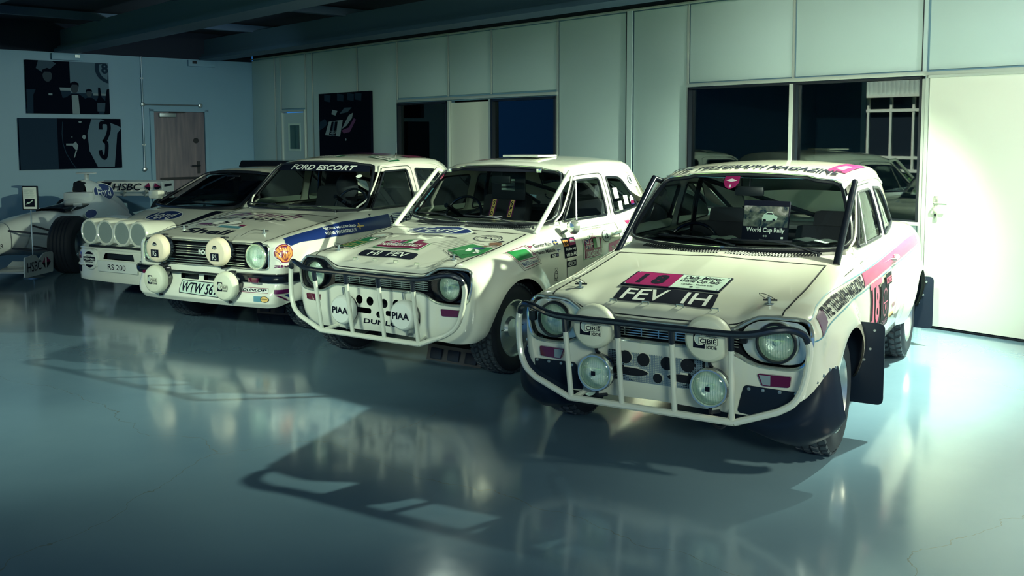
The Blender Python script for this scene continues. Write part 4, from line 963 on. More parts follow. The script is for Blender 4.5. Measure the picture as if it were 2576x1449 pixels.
P = Pr(S, side1); P.p(RQ(.276, .856, .352, .861), 'navy'); P.p(RQ(.302, .846, .312, .874), 'navy'); P.t('R.Aaltonen', [(.33, .858), (.48, .866), (.50, .884), (.35, .876)], 'navy', 0, .4); drop(P); P.r(spl([(.33, .860), (.355, .874), (.36, .862), (.38, .872), (.40, .864), (.42, .878), (.435, .868), (.46, .882), (.48, .872), (.50, .884)], 3), .003, 'navy'); P.done('signature', carA, 'small cross flag with a pen scribble')
V, F = glyphs('THE TELEGRAPH MAGAZINE', .025, .12); V, F = finer(V*np.array([1.05, .12]), F, .035); V = V/np.array([1.05, .12]); u = -.545 + V[:, 0]*1.055; A_ = roof1(u, 1.058 + .22*(np.abs(u)**2)*.35 + V[:, 1]*.125); Nn = K.normal(A_); mesh('roof_lettering', A_ + Nn*.005, F, M['navy'], carA, normals=Nn, label='black italic lettering across the roof front')
P = Pr(K, roof1); P.p([(.42, 1.16), (.535, 1.16), (.545, 1.75), (.43, 1.75)], 'magenta'); P.p([(.45, 1.30), (.50, 1.26), (.51, 1.5), (.47, 1.5)], 'white'); P.done('roof_badge', carA, 'magenta panel with a white letter at the roof edge')
ribbon('roof_line', K, lambda u, v: K.wall(u, v), [(u, MK1C.inv_v(abs(u), 1.318)) for u in np.linspace(-.50, .50, 40)], .004, M['teal'], carA)
# cut-out band of the screen, its red seal and the inner things
P = Pr(K, scr1); P.p([(-.142, 1.325), (-.050, 1.327), (-.045, 1.29), (-.062, 1.262), (-.095, 1.250), (-.125, 1.262), (-.142, 1.29)], 'magenta'); P.t('1', RQ(-.100, 1.258, -.088, 1.276), 'white', .03); P.p([(-.13, 1.300), (-.095, 1.312), (-.06, 1.300), (-.095, 1.292)], 'white'); P.done('screen_sticker', carA, 'round magenta sticker at the top of the windscreen')
# mesh plate over the valance holes
Vp = []; Fp = []
yv = lambda x, z: float(S.front(np.array([x]), np.array([z]), -.3)[0][1]) - .004
holesA = [(( -.155, .490), .033, .033), ((-.060, .486), .033, .033), ((.062, .482), .033, .033), ((.165, .486), .033, .033), ((.015, .403), .024, .024), ((-.135, .420), .10, .020), ((.150, .418), .085, .020)]
b = MB(); st = .0085
ih = lambda x, z: any(((x-c[0])/(a+.003))**2 + ((z-c[1])/(e+.003))**2 < 1 for c, a, e in holesA)
for i in range(int(.50/st)):
    x = -.25 + i*st; z = .372
    while z < .515:
        if not ih(x, z): y = yv(x, z) if False else -.517; b.add([(x, y, z), (x + .0036, y, z), (x + .0036, y, z + st), (x, y, z + st)], [(0, 1, 2, 3)]); b.add([(x, y - .001, z), (x + st, y - .001, z), (x + st, y - .001, z + .0036), (x, y - .001, z + .0036)], [(0, 1, 2, 3)])
        z += st
b.build('stone_mesh', M['steel'], carA, smooth=False, kind='stuff')
b = MB(); b.box((0, -.508, .445), (.50, .004, .145)); b.build('mesh_backing', M['black'], carA, smooth=False)
for c, a, e in holesA: b = MB(); b.lathe([(1, 0), (.01, .0005)], (0, 0, 0), (0, -1, 0), 20, cap=False); b.V = [(v[0]*a + c[0], -.5185, v[2]*e + c[1]) for v in b.V]; b.build('plate_hole', M['black'], carA, smooth=False)
# black stone guards, flaps and studs
for s in (1, -1):
    po = rnd([(.437, .425), (.70, .415), (.735, .30), (.70, .255), (.40, .285)], .02)
    g_ = skin('stone_guard', S, front1 if s > 0 else front1, [(s*x, z) for x, z in po if True] if False else [(s*min(x, .69), z) for x, z in po], [], .05, M['flap'], carA, .004)
    b = MB()
    for x in (.46, .525, .60, .672):
        p = front1(np.array([s*x]), np.array([.408]))[0]; b.lathe([(.009, 0), (.008, .005), (.003, .006)], p + np.array([0, -.004, 0]), (0, -1, 0), 10)
    b.build('stud', M['steel'], g_)
    rows = [[(.50, -.470, .300), (.62, -.475, .34), (.70, -.462, .40), (.765, -.42, .475), (.795, -.355, .520), (.815, -.300, .520)],
            [(.47, -.475, .265), (.60, -.49, .29), (.70, -.485, .34), (.775, -.45, .40), (.815, -.38, .43), (.838, -.325, .42)],
            [(.45, -.475, .240), (.58, -.50, .235), (.69, -.50, .265), (.78, -.46, .31), (.83, -.39, .335), (.855, -.335, .325)],
            [(.44, -.455, .205), (.57, -.475, .185), (.69, -.465, .190), (.79, -.43, .225), (.84, -.37, .262), (.862, -.320, .280)],
            [(.45, -.43, .19), (.58, -.43, .155), (.69, -.42, .150), (.785, -.385, .19), (.835, -.34, .232), (.85, -.305, .265)]]
    G_ = [spl([(s*p[0], p[1], p[2]) for p in r], 5) for r in rows]; G_ = [list(c) for c in zip(*[spl(list(c), 5) for c in zip(*G_)])]
    b = MB(); b.grid(G_); b.grid([[(p[0], p[1] + .006, p[2]) for p in r] for r in G_]); o = b.build('front_mudflap', M['flap'], carA)
    b = MB()
    for x, y, z in ((.752, -.432, .462), (.775, -.405, .490), (.792, -.362, .512), (.808, -.318, .514)): b.lathe([(.009, 0), (.007, .006)], (s*x, y - .004, z), (0, -1, .2), 10)
    b.build('stud', M['steel'], o)
for s in (1, -1):
    for yy, x0, x1, z0, z1, nm in ((.405, .70, .905, .165, .60, 'side_mudflap'), (2.80, .66, .86, .14, .53, 'rear_mudflap')):
        po = rnd([(x0, z0), (x1, z0), (x1, z1), (x0, z1)], .035); b = MB(); b.prism([(s*x, z) for x, z in po], yy, yy + .008, 'y'); o = b.build(nm, M['flap'], carA)
        b = MB()
        for k, (x, z) in enumerate(((x1 - .05, z1 - .04), (x1 - .07, z1 - .14), (x1 - .10, z1 - .20))): b.lathe([(.008, 0), (.006, .005)], (s*x, yy - .001, z), (0, -1, 0), 8)
        b.build('stud', M['steel'], o)
# spot lamps of car A
for x in (-.295, .290):
    l = covered_lamp(carA, (x, -.595, .642), .108, .085, name='spot_lamp'); cibie(carA, (x, -.6255, .642), .095, l)
    b = MB(); b.tube([(x, -.565, .545), (x, -.56, .515), (x, -.52, .49)], .009, 6); b.build('lamp_bracket', M['seal'], l)
    l = headlight(carA, (x + .008, -.590, .410), .080, name='open_spot_lamp', depth=.045)
    b = MB(); b.lathe([(.094, -.015), (.090, -.05), (.06, -.085), (.01, -.095)], (x + .008, -.590, .410), (0, -1, 0), 32, cap=False); b.build('lamp_shell', M['gloss'], l)
    b = MB(); b.box((x + .008, -.613, .410), (.022, .004, .022)); b.build('lamp_emblem', M['navy'], l, smooth=False)
    b = MB(); b.tube([(x + .01, -.57, .32), (x + .01, -.57, .29), (x + .03, -.50, .28)], .010, 6); b.build('lamp_bracket', M['seal'], l)
for x in (-.69, .43): b = MB(); b.box((x, -.500, .645), (.035, .03, .05), bev=.004); b.build('lamp_guard_bracket', M['seal'], carA)
b = MB(); b.tube(spl([(.30, -.55, .275), (.32, -.58, .24), (.36, -.60, .232), (.38, -.57, .25), (.37, -.54, .262)], 5), .007, 6); b.build('tow_hook', M['seal'], carA)
# crest on the grille
b = MB(); b.box((.045, -.484, .640), (.075, .008, .026), bev=.003); b.build('grille_badge', M['steel'], carA)

# things lying inside the screen of car A
caM = Matrix.Translation((.9578, 4.9814, 0)) @ Matrix.Rotation(-.5347, 4, 'Z')
def inA(o, x, y, z, rz=0.): o.location = caM @ Vector((x, y, z)); o.rotation_euler = (0, 0, -.5347 + rz); return o
M['bphoto'] = mat('book_photo', (.30, .24, .20), .25, coat=.6); nt = M['bphoto'].node_tree; p_ = nt.nodes['Principled BSDF']; tc = nt.nodes.new('ShaderNodeTexCoord'); nz_ = nt.nodes.new('ShaderNodeTexNoise'); nz_.inputs['Scale'].default_value = 14; nz_.inputs['Detail'].default_value = 8; nz_.inputs['Distortion'].default_value = 1.2; cr = nt.nodes.new('ShaderNodeValToRGB')
for e_, (ps, cc) in zip([cr.color_ramp.elements[0], cr.color_ramp.elements[1], cr.color_ramp.elements.new(.55)], ((.38, (.01, .03, .05, 1)), (.72, (.75, .50, .36, 1)), (.16, .17, .15, 1) and (.55, (.16, .18, .15, 1)))): e_.position = ps; e_.color = cc
nt.links.new(tc.outputs['Object'], nz_.inputs['Vector']); nt.links.new(nz_.outputs[0], cr.inputs[0]); nt.links.new(cr.outputs[0], p_.inputs['Base Color'])
bk_ = empty('book', (0, 0, 0), 0, 'dark hardback World Cup Rally book propped upright behind the windscreen of the nearest car', 'book')
b = MB(); Rb = Matrix.Rotation(.28, 3, 'X'); b.box((0, 0, .124), (.272, .018, .238), None, bev=.003); o = b.build('cover', M['navy'], bk_); o.rotation_euler = (-.24, 0, 0)
b = MB(); b.box((-.002, .0, .005), (.250, .014, .006)); b.build('page_block', M['white'], o, smooth=False)
FB = Flat((-.136, -.0095, .006), (.272, 0, 0), (0, 0, .236)); P = Pr(FB, FB); P.p(RQ(.02, .34, .98, .86), 'bphoto', None); P.p([(.42, .56), (.46, .66), (.53, .71), (.64, .71), (.68, .64), (.76, .60), (.74, .52), (.44, .48)], 'pale', None); P.p([(.48, .655), (.54, .695), (.63, .695), (.66, .65)], 'navy', None); P.p(circ((.48, .50), .035, 14), 'navy', None); P.p(circ((.68, .52), .03, 14), 'navy', None); P.t('World Cup Rally', RQ(.10, .17, .93, .32), 'white', .03); P.t('40', RQ(.46, .08, .56, .13), 'grey', .02); P.t('Graham Robson', RQ(.06, .05, .24, .08), 'grey'); drop(P); P.p(RQ(.86, .05, .91, .10), 'white', None); P.done('cover_print', o)
inA(bk_, .168, .745, .958)
for k, (x, y, rz, a, l_) in enumerate(((-.36, .735, .2, .34, 'folded dark map lying on the dash left of the upright book'), (.45, .86, -.25, .24, 'glossy sheet lying on the dash right of the upright book'), (-.10, .73, .5, .20, 'small pale leaflet on the dash just left of the upright book'))):
    b = MB(); n = 7; b.grid([[(x_*a - a/2, y_*.16 - .08, .004 + (.012 + .02*(k == 0))*abs(math.sin(x_*PI*2 + k))) for x_ in np.linspace(0, 1, 9)] for y_ in (0, .5, 1)]); o = b.build('paper_sheet', M[('charcoal', 'grey', 'pale')[k]], None, label=l_, cat='paper'); inA(o, x, y, .958, rz)
b = MB(); b.box((0, 0, 0), (.05, .03, .005)); bpy.data  # (spacer)

# ================================================================ car B
carB = mk1('rally_saloon', 'white rally saloon second from right with white bull bar, stamp graphics, HI FEV plate', -.6217, 6.6364, -.5677, 'paint', 'white', pose=-.0)
P = Pr(S, top1); oval_badge(P, [(-.40, .215), (.19, .215), (.19, .44), (-.40, .44)])
P.r([(-.42, .47), (.05, .50)], .012, 'navy'); P.r([(-.45, .175), (.17, .165)], .014, 'navy'); P.r([(.20, .30), (.24, .31), (.20, .32)], .01, 'navy'); P.done('oval_emblem', carB, 'blue oval emblem with script in the middle of the bonnet')
P = Pr(S, top1); sh = [(-.315, -.185), (.098, -.185), (.09, -.03), (.015, -.02), (-.10, .045), (-.16, .045), (-.24, -.02), (-.325, -.03)]
P.p(sh, 'green'); P.p([(x*.96 - .004, -.070 + (y + .070)*.90) for x, y in sh], 'white'); P.p([(x*.93 - .008, -.070 + (y + .070)*.84) for x, y in sh], 'maroon'); union_flag(P, [(-.265, -.095), (-.13, -.095), (-.12, -.01), (-.25, -.01)]); tricolour(P, [(-.115, -.095), (.03, -.095), (.02, -.01), (-.11, -.01)]); P.t('LONDON-MEXICO RALLY', RQ(-.295, -.168, .078, -.112), 'white', .02); P.done('rally_shield', carB, 'maroon rally shield above the bonnet plate')
P = Pr(S, top1); P.p(rnd([(-.312, -.352), (.176, -.352), (.150, -.242), (-.332, -.242)], .035), 'navy'); P.t('HI  FEV', [(-.24, -.334), (.10, -.334), (.085, -.258), (-.25, -.258)], 'white', .012, .1); P.done('number_plate', carB, 'black plate reading HI FEV')
# green stamp (car's right) with pitch and ball
def perf(poly, m=.014, st_=.02):
    q = resamp(poly, st_); c = np.mean(poly, 0); return [tuple(np.array(p) + (np.array(p) - c)/np.linalg.norm(np.array(p) - c)*(m*(i % 2)*.35)) for i, p in enumerate(q)]
P = Pr(S, top1); st1 = [(-.585, -.235), (-.455, -.240), (-.44, .06), (-.575, .07)]
P.r(perf([(-.598, -.262), (-.430, -.268), (-.415, .085), (-.585, .095)]), .004, 'navy', True); P.p(st1, 'dgreen'); P.q(st1, circ((.72, .82), .16, 16, .10), 'white'); P.q(st1, circ((.70, .83), .05, 6, .04), 'navy'); P.r(quadp(st1, [(.1, .08), (.1, .55), (.9, .55), (.9, .08)]), .005, 'yellow', True); P.r(quadp(st1, [(.35, .08), (.35, .3), (.65, .3), (.65, .08)]), .005, 'yellow'); P.done('stamp_graphic', carB, 'dark green stamp with a football pitch')
P = Pr(S, top1); P.r(circ((-.50, .135), .088, 30, .075), .006, 'navy', True); P.r(circ((-.50, .135), .072, 30, .06), .003, 'navy', True); P.p([(-.54, .12), (-.50, .16), (-.46, .14), (-.48, .11)], 'grey'); P.done('postmark', carB, 'round postmark beside the dark green stamp')
P = Pr(S, top1); st2 = [(.300, -.125), (.545, -.30), (.598, -.16), (.575, .02), (.385, .05)]
P.r(perf([(.268, -.13), (.545, -.338), (.625, -.20), (.60, .05), (.375, .085)]), .004, 'navy', True); P.p(st2, 'green')
P.p([(.44, -.01), (.49, .01), (.53, -.01), (.51, -.05), (.45, -.06)], 'blue'); P.p([(.42, -.05), (.46, -.05), (.475, -.11), (.44, -.12)], 'white'); P.p([(.47, -.05), (.50, -.06), (.555, -.10), (.53, -.12)], 'white'); P.p(circ((.505, .03), .016, 12), 'brown'); P.p(circ((.545, -.145), .022, 14), 'white'); P.p(circ((.547, -.143), .007, 6), 'navy'); P.t('MEXICO 1970', [(.50, -.25), (.585, -.19), (.582, -.17), (.50, -.228)], 'navy', .02); P.t('0,40', [(.335, -.14), (.375, -.155), (.385, -.13), (.345, -.115)], 'navy', .02); P.r([(.36, -.165), (.56, .03)], .003, 'white'); P.done('stamp_graphic', carB, 'bright green football stamp at the left wing edge')
P = Pr(S, top1)
for k in range(5): P.r(spl([(.075 + .035*k, -.02 - .02*k), (.13 + .035*k, .05 - .02*k), (.17 + .032*k, .11 - .02*k), (.215 + .03*k, .175 - .02*k)], 4), .0035, 'navy')
P.done('postmark_waves', carB, 'five thin wavy cancel lines')
P = Pr(S, top1); P.r(circ((.395, .225), .105, 30, .085), .007, 'navy', True); P.r(circ((.395, .225), .085, 30, .067), .003, 'navy', True); P.t('LONDON', RQ(.34, .262, .45, .285), 'navy', .01); P.r(spl([(.33, .225), (.36, .25), (.38, .21), (.41, .24), (.44, .205), (.46, .235)], 4), .008, 'navy'); P.done('postmark', carB, 'round postmark with curled motif near the screen')
# wing stamp with horse, on the side surface
P = Pr(S, side1)
P.r(perf([(.030, .690), (.300, .705), (.222, .838), (-.03, .832)], .01, .016), .003, 'navy', True); P.r([(.045, .702), (.282, .716), (.205, .830), (-.012, .825)], .005, 'maroon', True); P.p([(.035, .750), (.215, .758), (.190, .812), (.010, .806)], 'green'); P.r([(.04, .745), (.235, .753)], .005, 'maroon'); P.t('BRAZIL Correio', [(.055, .712), (.268, .722), (.252, .742), (.045, .735)], 'blue', .02); P.done('wing_stamp', carB, 'white BRAZIL stamp with green block wrapped over the wing')
P = Pr(S, top1); P.p([(.47, .13), (.52, .16), (.56, .15), (.585, .11), (.57, .07), (.555, .10), (.53, .09), (.51, .05), (.50, .09)], 'brown'); P.p([(.50, .16), (.53, .20), (.56, .19), (.54, .155)], 'navy'); P.r([(.45, .03), (.59, .05)], .004, 'maroon'); P.done('horse_figure', carB, 'small brown horse figure above the wing stamp')
P = Pr(S, side1); P.t('Gunnar Palm', RQ(.285, .811, .490, .832), 'navy', .02); P.done('crew_name', carB); P = Pr(S, side1); P.t('Hannu Mikkola', RQ(.268, .766, .505, .789), 'navy', .02); P.done('crew_name', carB); P = Pr(S, side1); P.t('B+', RQ(.232, .811, .268, .829), 'maroon', .03); P.done('blood_group', carB); P = Pr(S, side1); P.t('A+', RQ(.219, .765, .254, .784), 'maroon', .03); P.done('blood_group', carB)
P = Pr(S, side1); swede(P, RQ(.515, .808, .570, .838)); P.done('flag_decal', carB, 'small yellow cross on blue flag'); P = Pr(S, side1); finn(P, RQ(.525, .758, .575, .788)); P.done('flag_decal', carB, 'small blue cross on white flag')
P = Pr(S, side1); P.p(RQ(.432, .727, .545, .753), 'navy'); P.t('RS', RQ(.445, .731, .50, .749), 'white', .03, .2); P.p(RQ(.51, .732, .54, .748), 'blue'); P.done('club_badge', carB)
P = Pr(S, side1); P.p(RQ(.628, .702, .808, .842), 'navy'); P.p(RQ(.635, .785, .700, .828), 'orange'); P.t('AA', RQ(.642, .793, .694, .820), 'navy', .03); P.p([(.715, .788), (.80, .788), (.80, .822), (.76, .838), (.715, .822)], 'magenta'); P.p([(.725, .806), (.79, .806), (.79, .82), (.725, .82)], 'white'); P.t('All the way', RQ(.645, .748, .795, .776), 'white', .03); P.t('with the AA!', RQ(.645, .712, .795, .742), 'white', .03); P.done('door_sticker', carB, 'navy door sticker with orange square')
P = Pr(S, side1); sh = [(.905, .660), (1.205, .660), (1.222, .808), (1.14, .812), (1.10, .840), (1.06, .840), (1.02, .812), (.915, .808)]
sc_ = lambda k: [(1.063 + (x - 1.063)*k, .742 + (y - .742)*k) for x, y in sh]
P.p(sc_(1.0), 'green'); P.p(sc_(.95), 'white'); P.p(sc_(.90), 'maroon'); P.t('1995', RQ(1.01, .812, 1.13, .834), 'white', .02); union_flag(P, [(.95, .735), (1.055, .735), (1.055, .800), (.94, .800)]); P.p(RQ(1.055, .730, 1.105, .802), 'green'); P.p(RQ(1.105, .735, 1.155, .802), 'white'); P.t('LONDON-MEXICO RALLY', RQ(.93, .675, 1.185, .722), 'white', .02); P.done('door_shield', carB, 'large maroon 1995 rally shield on the door')
P = Pr(S, side1); P.p(circ((1.305, .803), .068, 28, .045), 'navy'); P.p(circ((1.305, .803), .064, 28, .042), 'grey'); P.t('18', RQ(1.28, .783, 1.33, .823), 'navy', .03); P.done('roundel', carB, 'grey 18 roundel on the door')
P = Pr(S, side1); P.p(RQ(.652, .634, .793, .679), 'navy'); P.t('VERCO', RQ(.665, .641, .78, .672), 'white', .0); P.done('door_sticker', carB, 'small dark sticker low on the door')
P = Pr(S, side1); P.p([(1.32, .678), (1.575, .692), (1.585, .764), (1.45, .752), (1.33, .742)], 'hotpink'); P.t('TH CARE', [(1.36, .688), (1.56, .70), (1.565, .73), (1.365, .72)], 'white', .03); P.done('door_sticker', carB, 'hot pink sticker behind the roundel')
P = Pr(S, side1); P.p([(1.69, .905), (1.80, .885), (1.86, .80), (2.02, .83), (1.97, .74), (1.80, .76), (1.76, .83)], 'pink'); P.done('tail_graphic', carB, 'red and pink angular graphic on the rear quarter')
P = Pr(S, side1); P.r(circ((.50, .60), .022, 16, .03), .005, 'navy', True); P.r([(.48, .56), (.52, .56), (.52, .61), (.48, .61)], .004, 'navy', True); P.r([(.485, .635), (.485, .648), (.515, .648), (.515, .635)], .004, 'navy'); P.done('oil_badge', carB)
P = Pr(S, side1); P.t('UNITED WINES AND PARTNERS', RQ(.97, .868, 1.28, .878), 'navy'); drop(P); P.t('AUSTIN WONG AND PARTNERS', RQ(.97, .868, 1.28, .878), 'navy'); P.done('small_lettering', carB)
P = Pr(K, cside1); P.p(circ((2.085, 1.205), .05, 24, .036), 'navy'); P.p(circ((2.085, 1.205), .045, 24, .032), 'grey'); P.t('78', RQ(2.062, 1.186, 2.108, 1.224), 'navy', .03); P.done('roundel', carB, 'grey 78 roundel on the rear pillar')
P = Pr(K, cside1); P.r(rnd([(2.19, 1.14), (2.23, 1.14), (2.30, 1.045), (2.255, 1.045)], .01), .004, 'navy', True)
for k in range(12): P.r([(2.205 + k*.006, 1.13 - k*.0075), (2.228 + k*.006, 1.13 - k*.0075)], .0028, 'navy')
P.done('air_outlet', carB, 'slotted outlet on the rear pillar')
for (y, z, w_, h_), tx in zip(((1.655, 1.07, .085, .085), (1.70, .975, .075, .07), (1.83, 1.01, .09, .075)), ('label', 'label', 'label')):
    P = Pr(K, cside1); P.p(RQ(y, z, y + w_, z + h_), 'white')
    for j in range(4): P.r([(y + .012, z + h_*(.25 + .16*j)), (y + w_*(.5 + .1*(j % 3)), z + h_*(.25 + .16*j))], .004, 'grey')
    P.done('window_label', carB)
P = Pr(K, cside1); P.p(circ((2.01, 1.045), .045, 20, .034), 'white'); P.p(RQ(1.975, 1.005, 2.05, 1.035), 'maroon'); P.p(RQ(1.975, 1.0, 2.05, 1.008), 'blue'); P.done('window_label', carB, 'small round rally sticker in the rear side window')
P = Pr(S, front1); V, F = glyphs('DUNLOP', .03, .15); A_ = bil(RQ(-.125, .333, .225, .367), V[:, 0], V[:, 1]); Pp = front1(A_[:, 0], A_[:, 1]); Nn = S.normal(Pp); mesh('valance_lettering', Pp + Nn*.002, F, M['navy'], carB, normals=Nn, label='black DUNLOP lettering on the valance')
P = Pr(K, scr1); P.p([(-.50, 1.300), (.50, 1.300), (.35, 1.330), (0, 1.342), (-.35, 1.330)], 'navy'); P.done('sun_strip', carB)
P = Pr(K, scr1); P.p([(-.585, 1.155), (-.568, 1.155), (-.592, 1.07), (-.612, 1.07)], 'teal'); P.p(circ((-.608, 1.035), .014, 14, .022), 'white'); P.p([(-.634, 1.005), (-.610, 1.005), (-.618, .975), (-.64, .975)], 'teal'); P.p(rnd([(-.555, 1.262), (-.53, 1.262), (-.535, 1.225), (-.56, 1.225)], .01), 'pink'); P.done('pillar_sticker', carB, 'small pale stickers down the edge of the screen')
for x, zl in ((-.257, .418), (.263, .430)):
    l = covered_lamp(carB, (x, -.560, zl), .0975, .075, name='spot_lamp', cv='coverW'); FP = Flat((x - .07, -.5905, zl - .022), (.14, 0, 0), (0, 0, .045))
    P = Pr(FP, FP); P.t('PIAA', RQ(.0, .0, 1.0, 1.0), 'navy', .03); P.done('lamp_print', l); b = MB(); b.tube([(x + .01, -.535, zl - .10), (x + .01, -.535, zl - .13), (x + .02, -.50, zl - .13)], .010, 6); b.build('lamp_foot', M['steel'], l); b = MB(); b.tube([(x - .02, -.53, zl + .09), (x - .03, -.53, zl + .14), (x + .01, -.50, zl + .15)], .006, 6); b.build('lamp_bracket', M['steel'], l)
# round door mirror
b = MB(); c0 = side1(np.array([.70]), np.array([.895]))[0]; b.lathe([(.001, -.05), (.030, -.045), (.048, -.025), (.054, 0), (.050, .004), (.001, .006)], c0 + np.array([.075, .03, .045]), (0, 1, 0), 24); o = b.build('door_mirror', M['chrome'], carB)
b = MB(); b.tube([tuple(c0), tuple(c0 + [.03, .01, .02]), tuple(c0 + [.07, .02, .04])], [.016, .009, .008], 8); b.build('mirror_stalk', M['chrome'], o)
b = MB(); b.box(K.top(np.array([.02]), np.array([1.40]))[0] + np.array([0, 0, .012]), (.34, .30, .018), bev=.006); b.build('roof_hatch', M['paint'], carB)
P = Pr(K, roof1); P.p(RQ(-.46, 1.24, -.30, 1.38), 'maroon'); P.done('roof_sticker', carB)
for x, y in ((.36, 1.02), (-.50, 1.04)): b = MB(); b.box(K.front(np.array([x]), np.array([1.322 - .1*x*x]))[0] + np.array([0, -.01, .004]), (.045, .012, .03), bev=.003); b.build('screen_clip', M['chrome'], carB)
# belts and the navigator's board behind the screen
for x in (-.085, .085):
    FBt = Flat((x - .027, .98, .945), (.054, 0, 0), (0, .06, .13)); P = Pr(FBt, FBt); P.p(RQ(0, 0, 1, 1), 'purple', None); P.p(RQ(.2, 0, .8, 1), 'yellow', None); P.t('S', RQ(.3, .66, .7, .92), 'navy', .03); P.t('P', RQ(.3, .36, .7, .6), 'navy', .03); P.t('D', RQ(.3, .06, .7, .3), 'navy', .03); P.done('harness_strap', carB, 'purple and buff harness strap')
b = MB(); b.box((-.09, 1.25, 1.19), (.32, .012, .26), bev=.004); o = b.build('net_board', M['seal'], carB)
for k in range(9): b = MB(); b.box((-.09, 1.242, 1.14 + k*.011), (.13, .003, .004)); b.build('board_slot', M['pale'], o, smooth=False)
# keep the fuel filler-like cowl knobs
for x, y in ((.56, .56), (.60, .60)): p_ = S.top(np.array([x]), np.array([y]))[0]; b = MB(); b.lathe([(.008, 0), (.006, .012), (.010, .014), (.009, .020)], p_, (0, 0, 1), 10); b.build('washer_jet', M['seal'], carB)
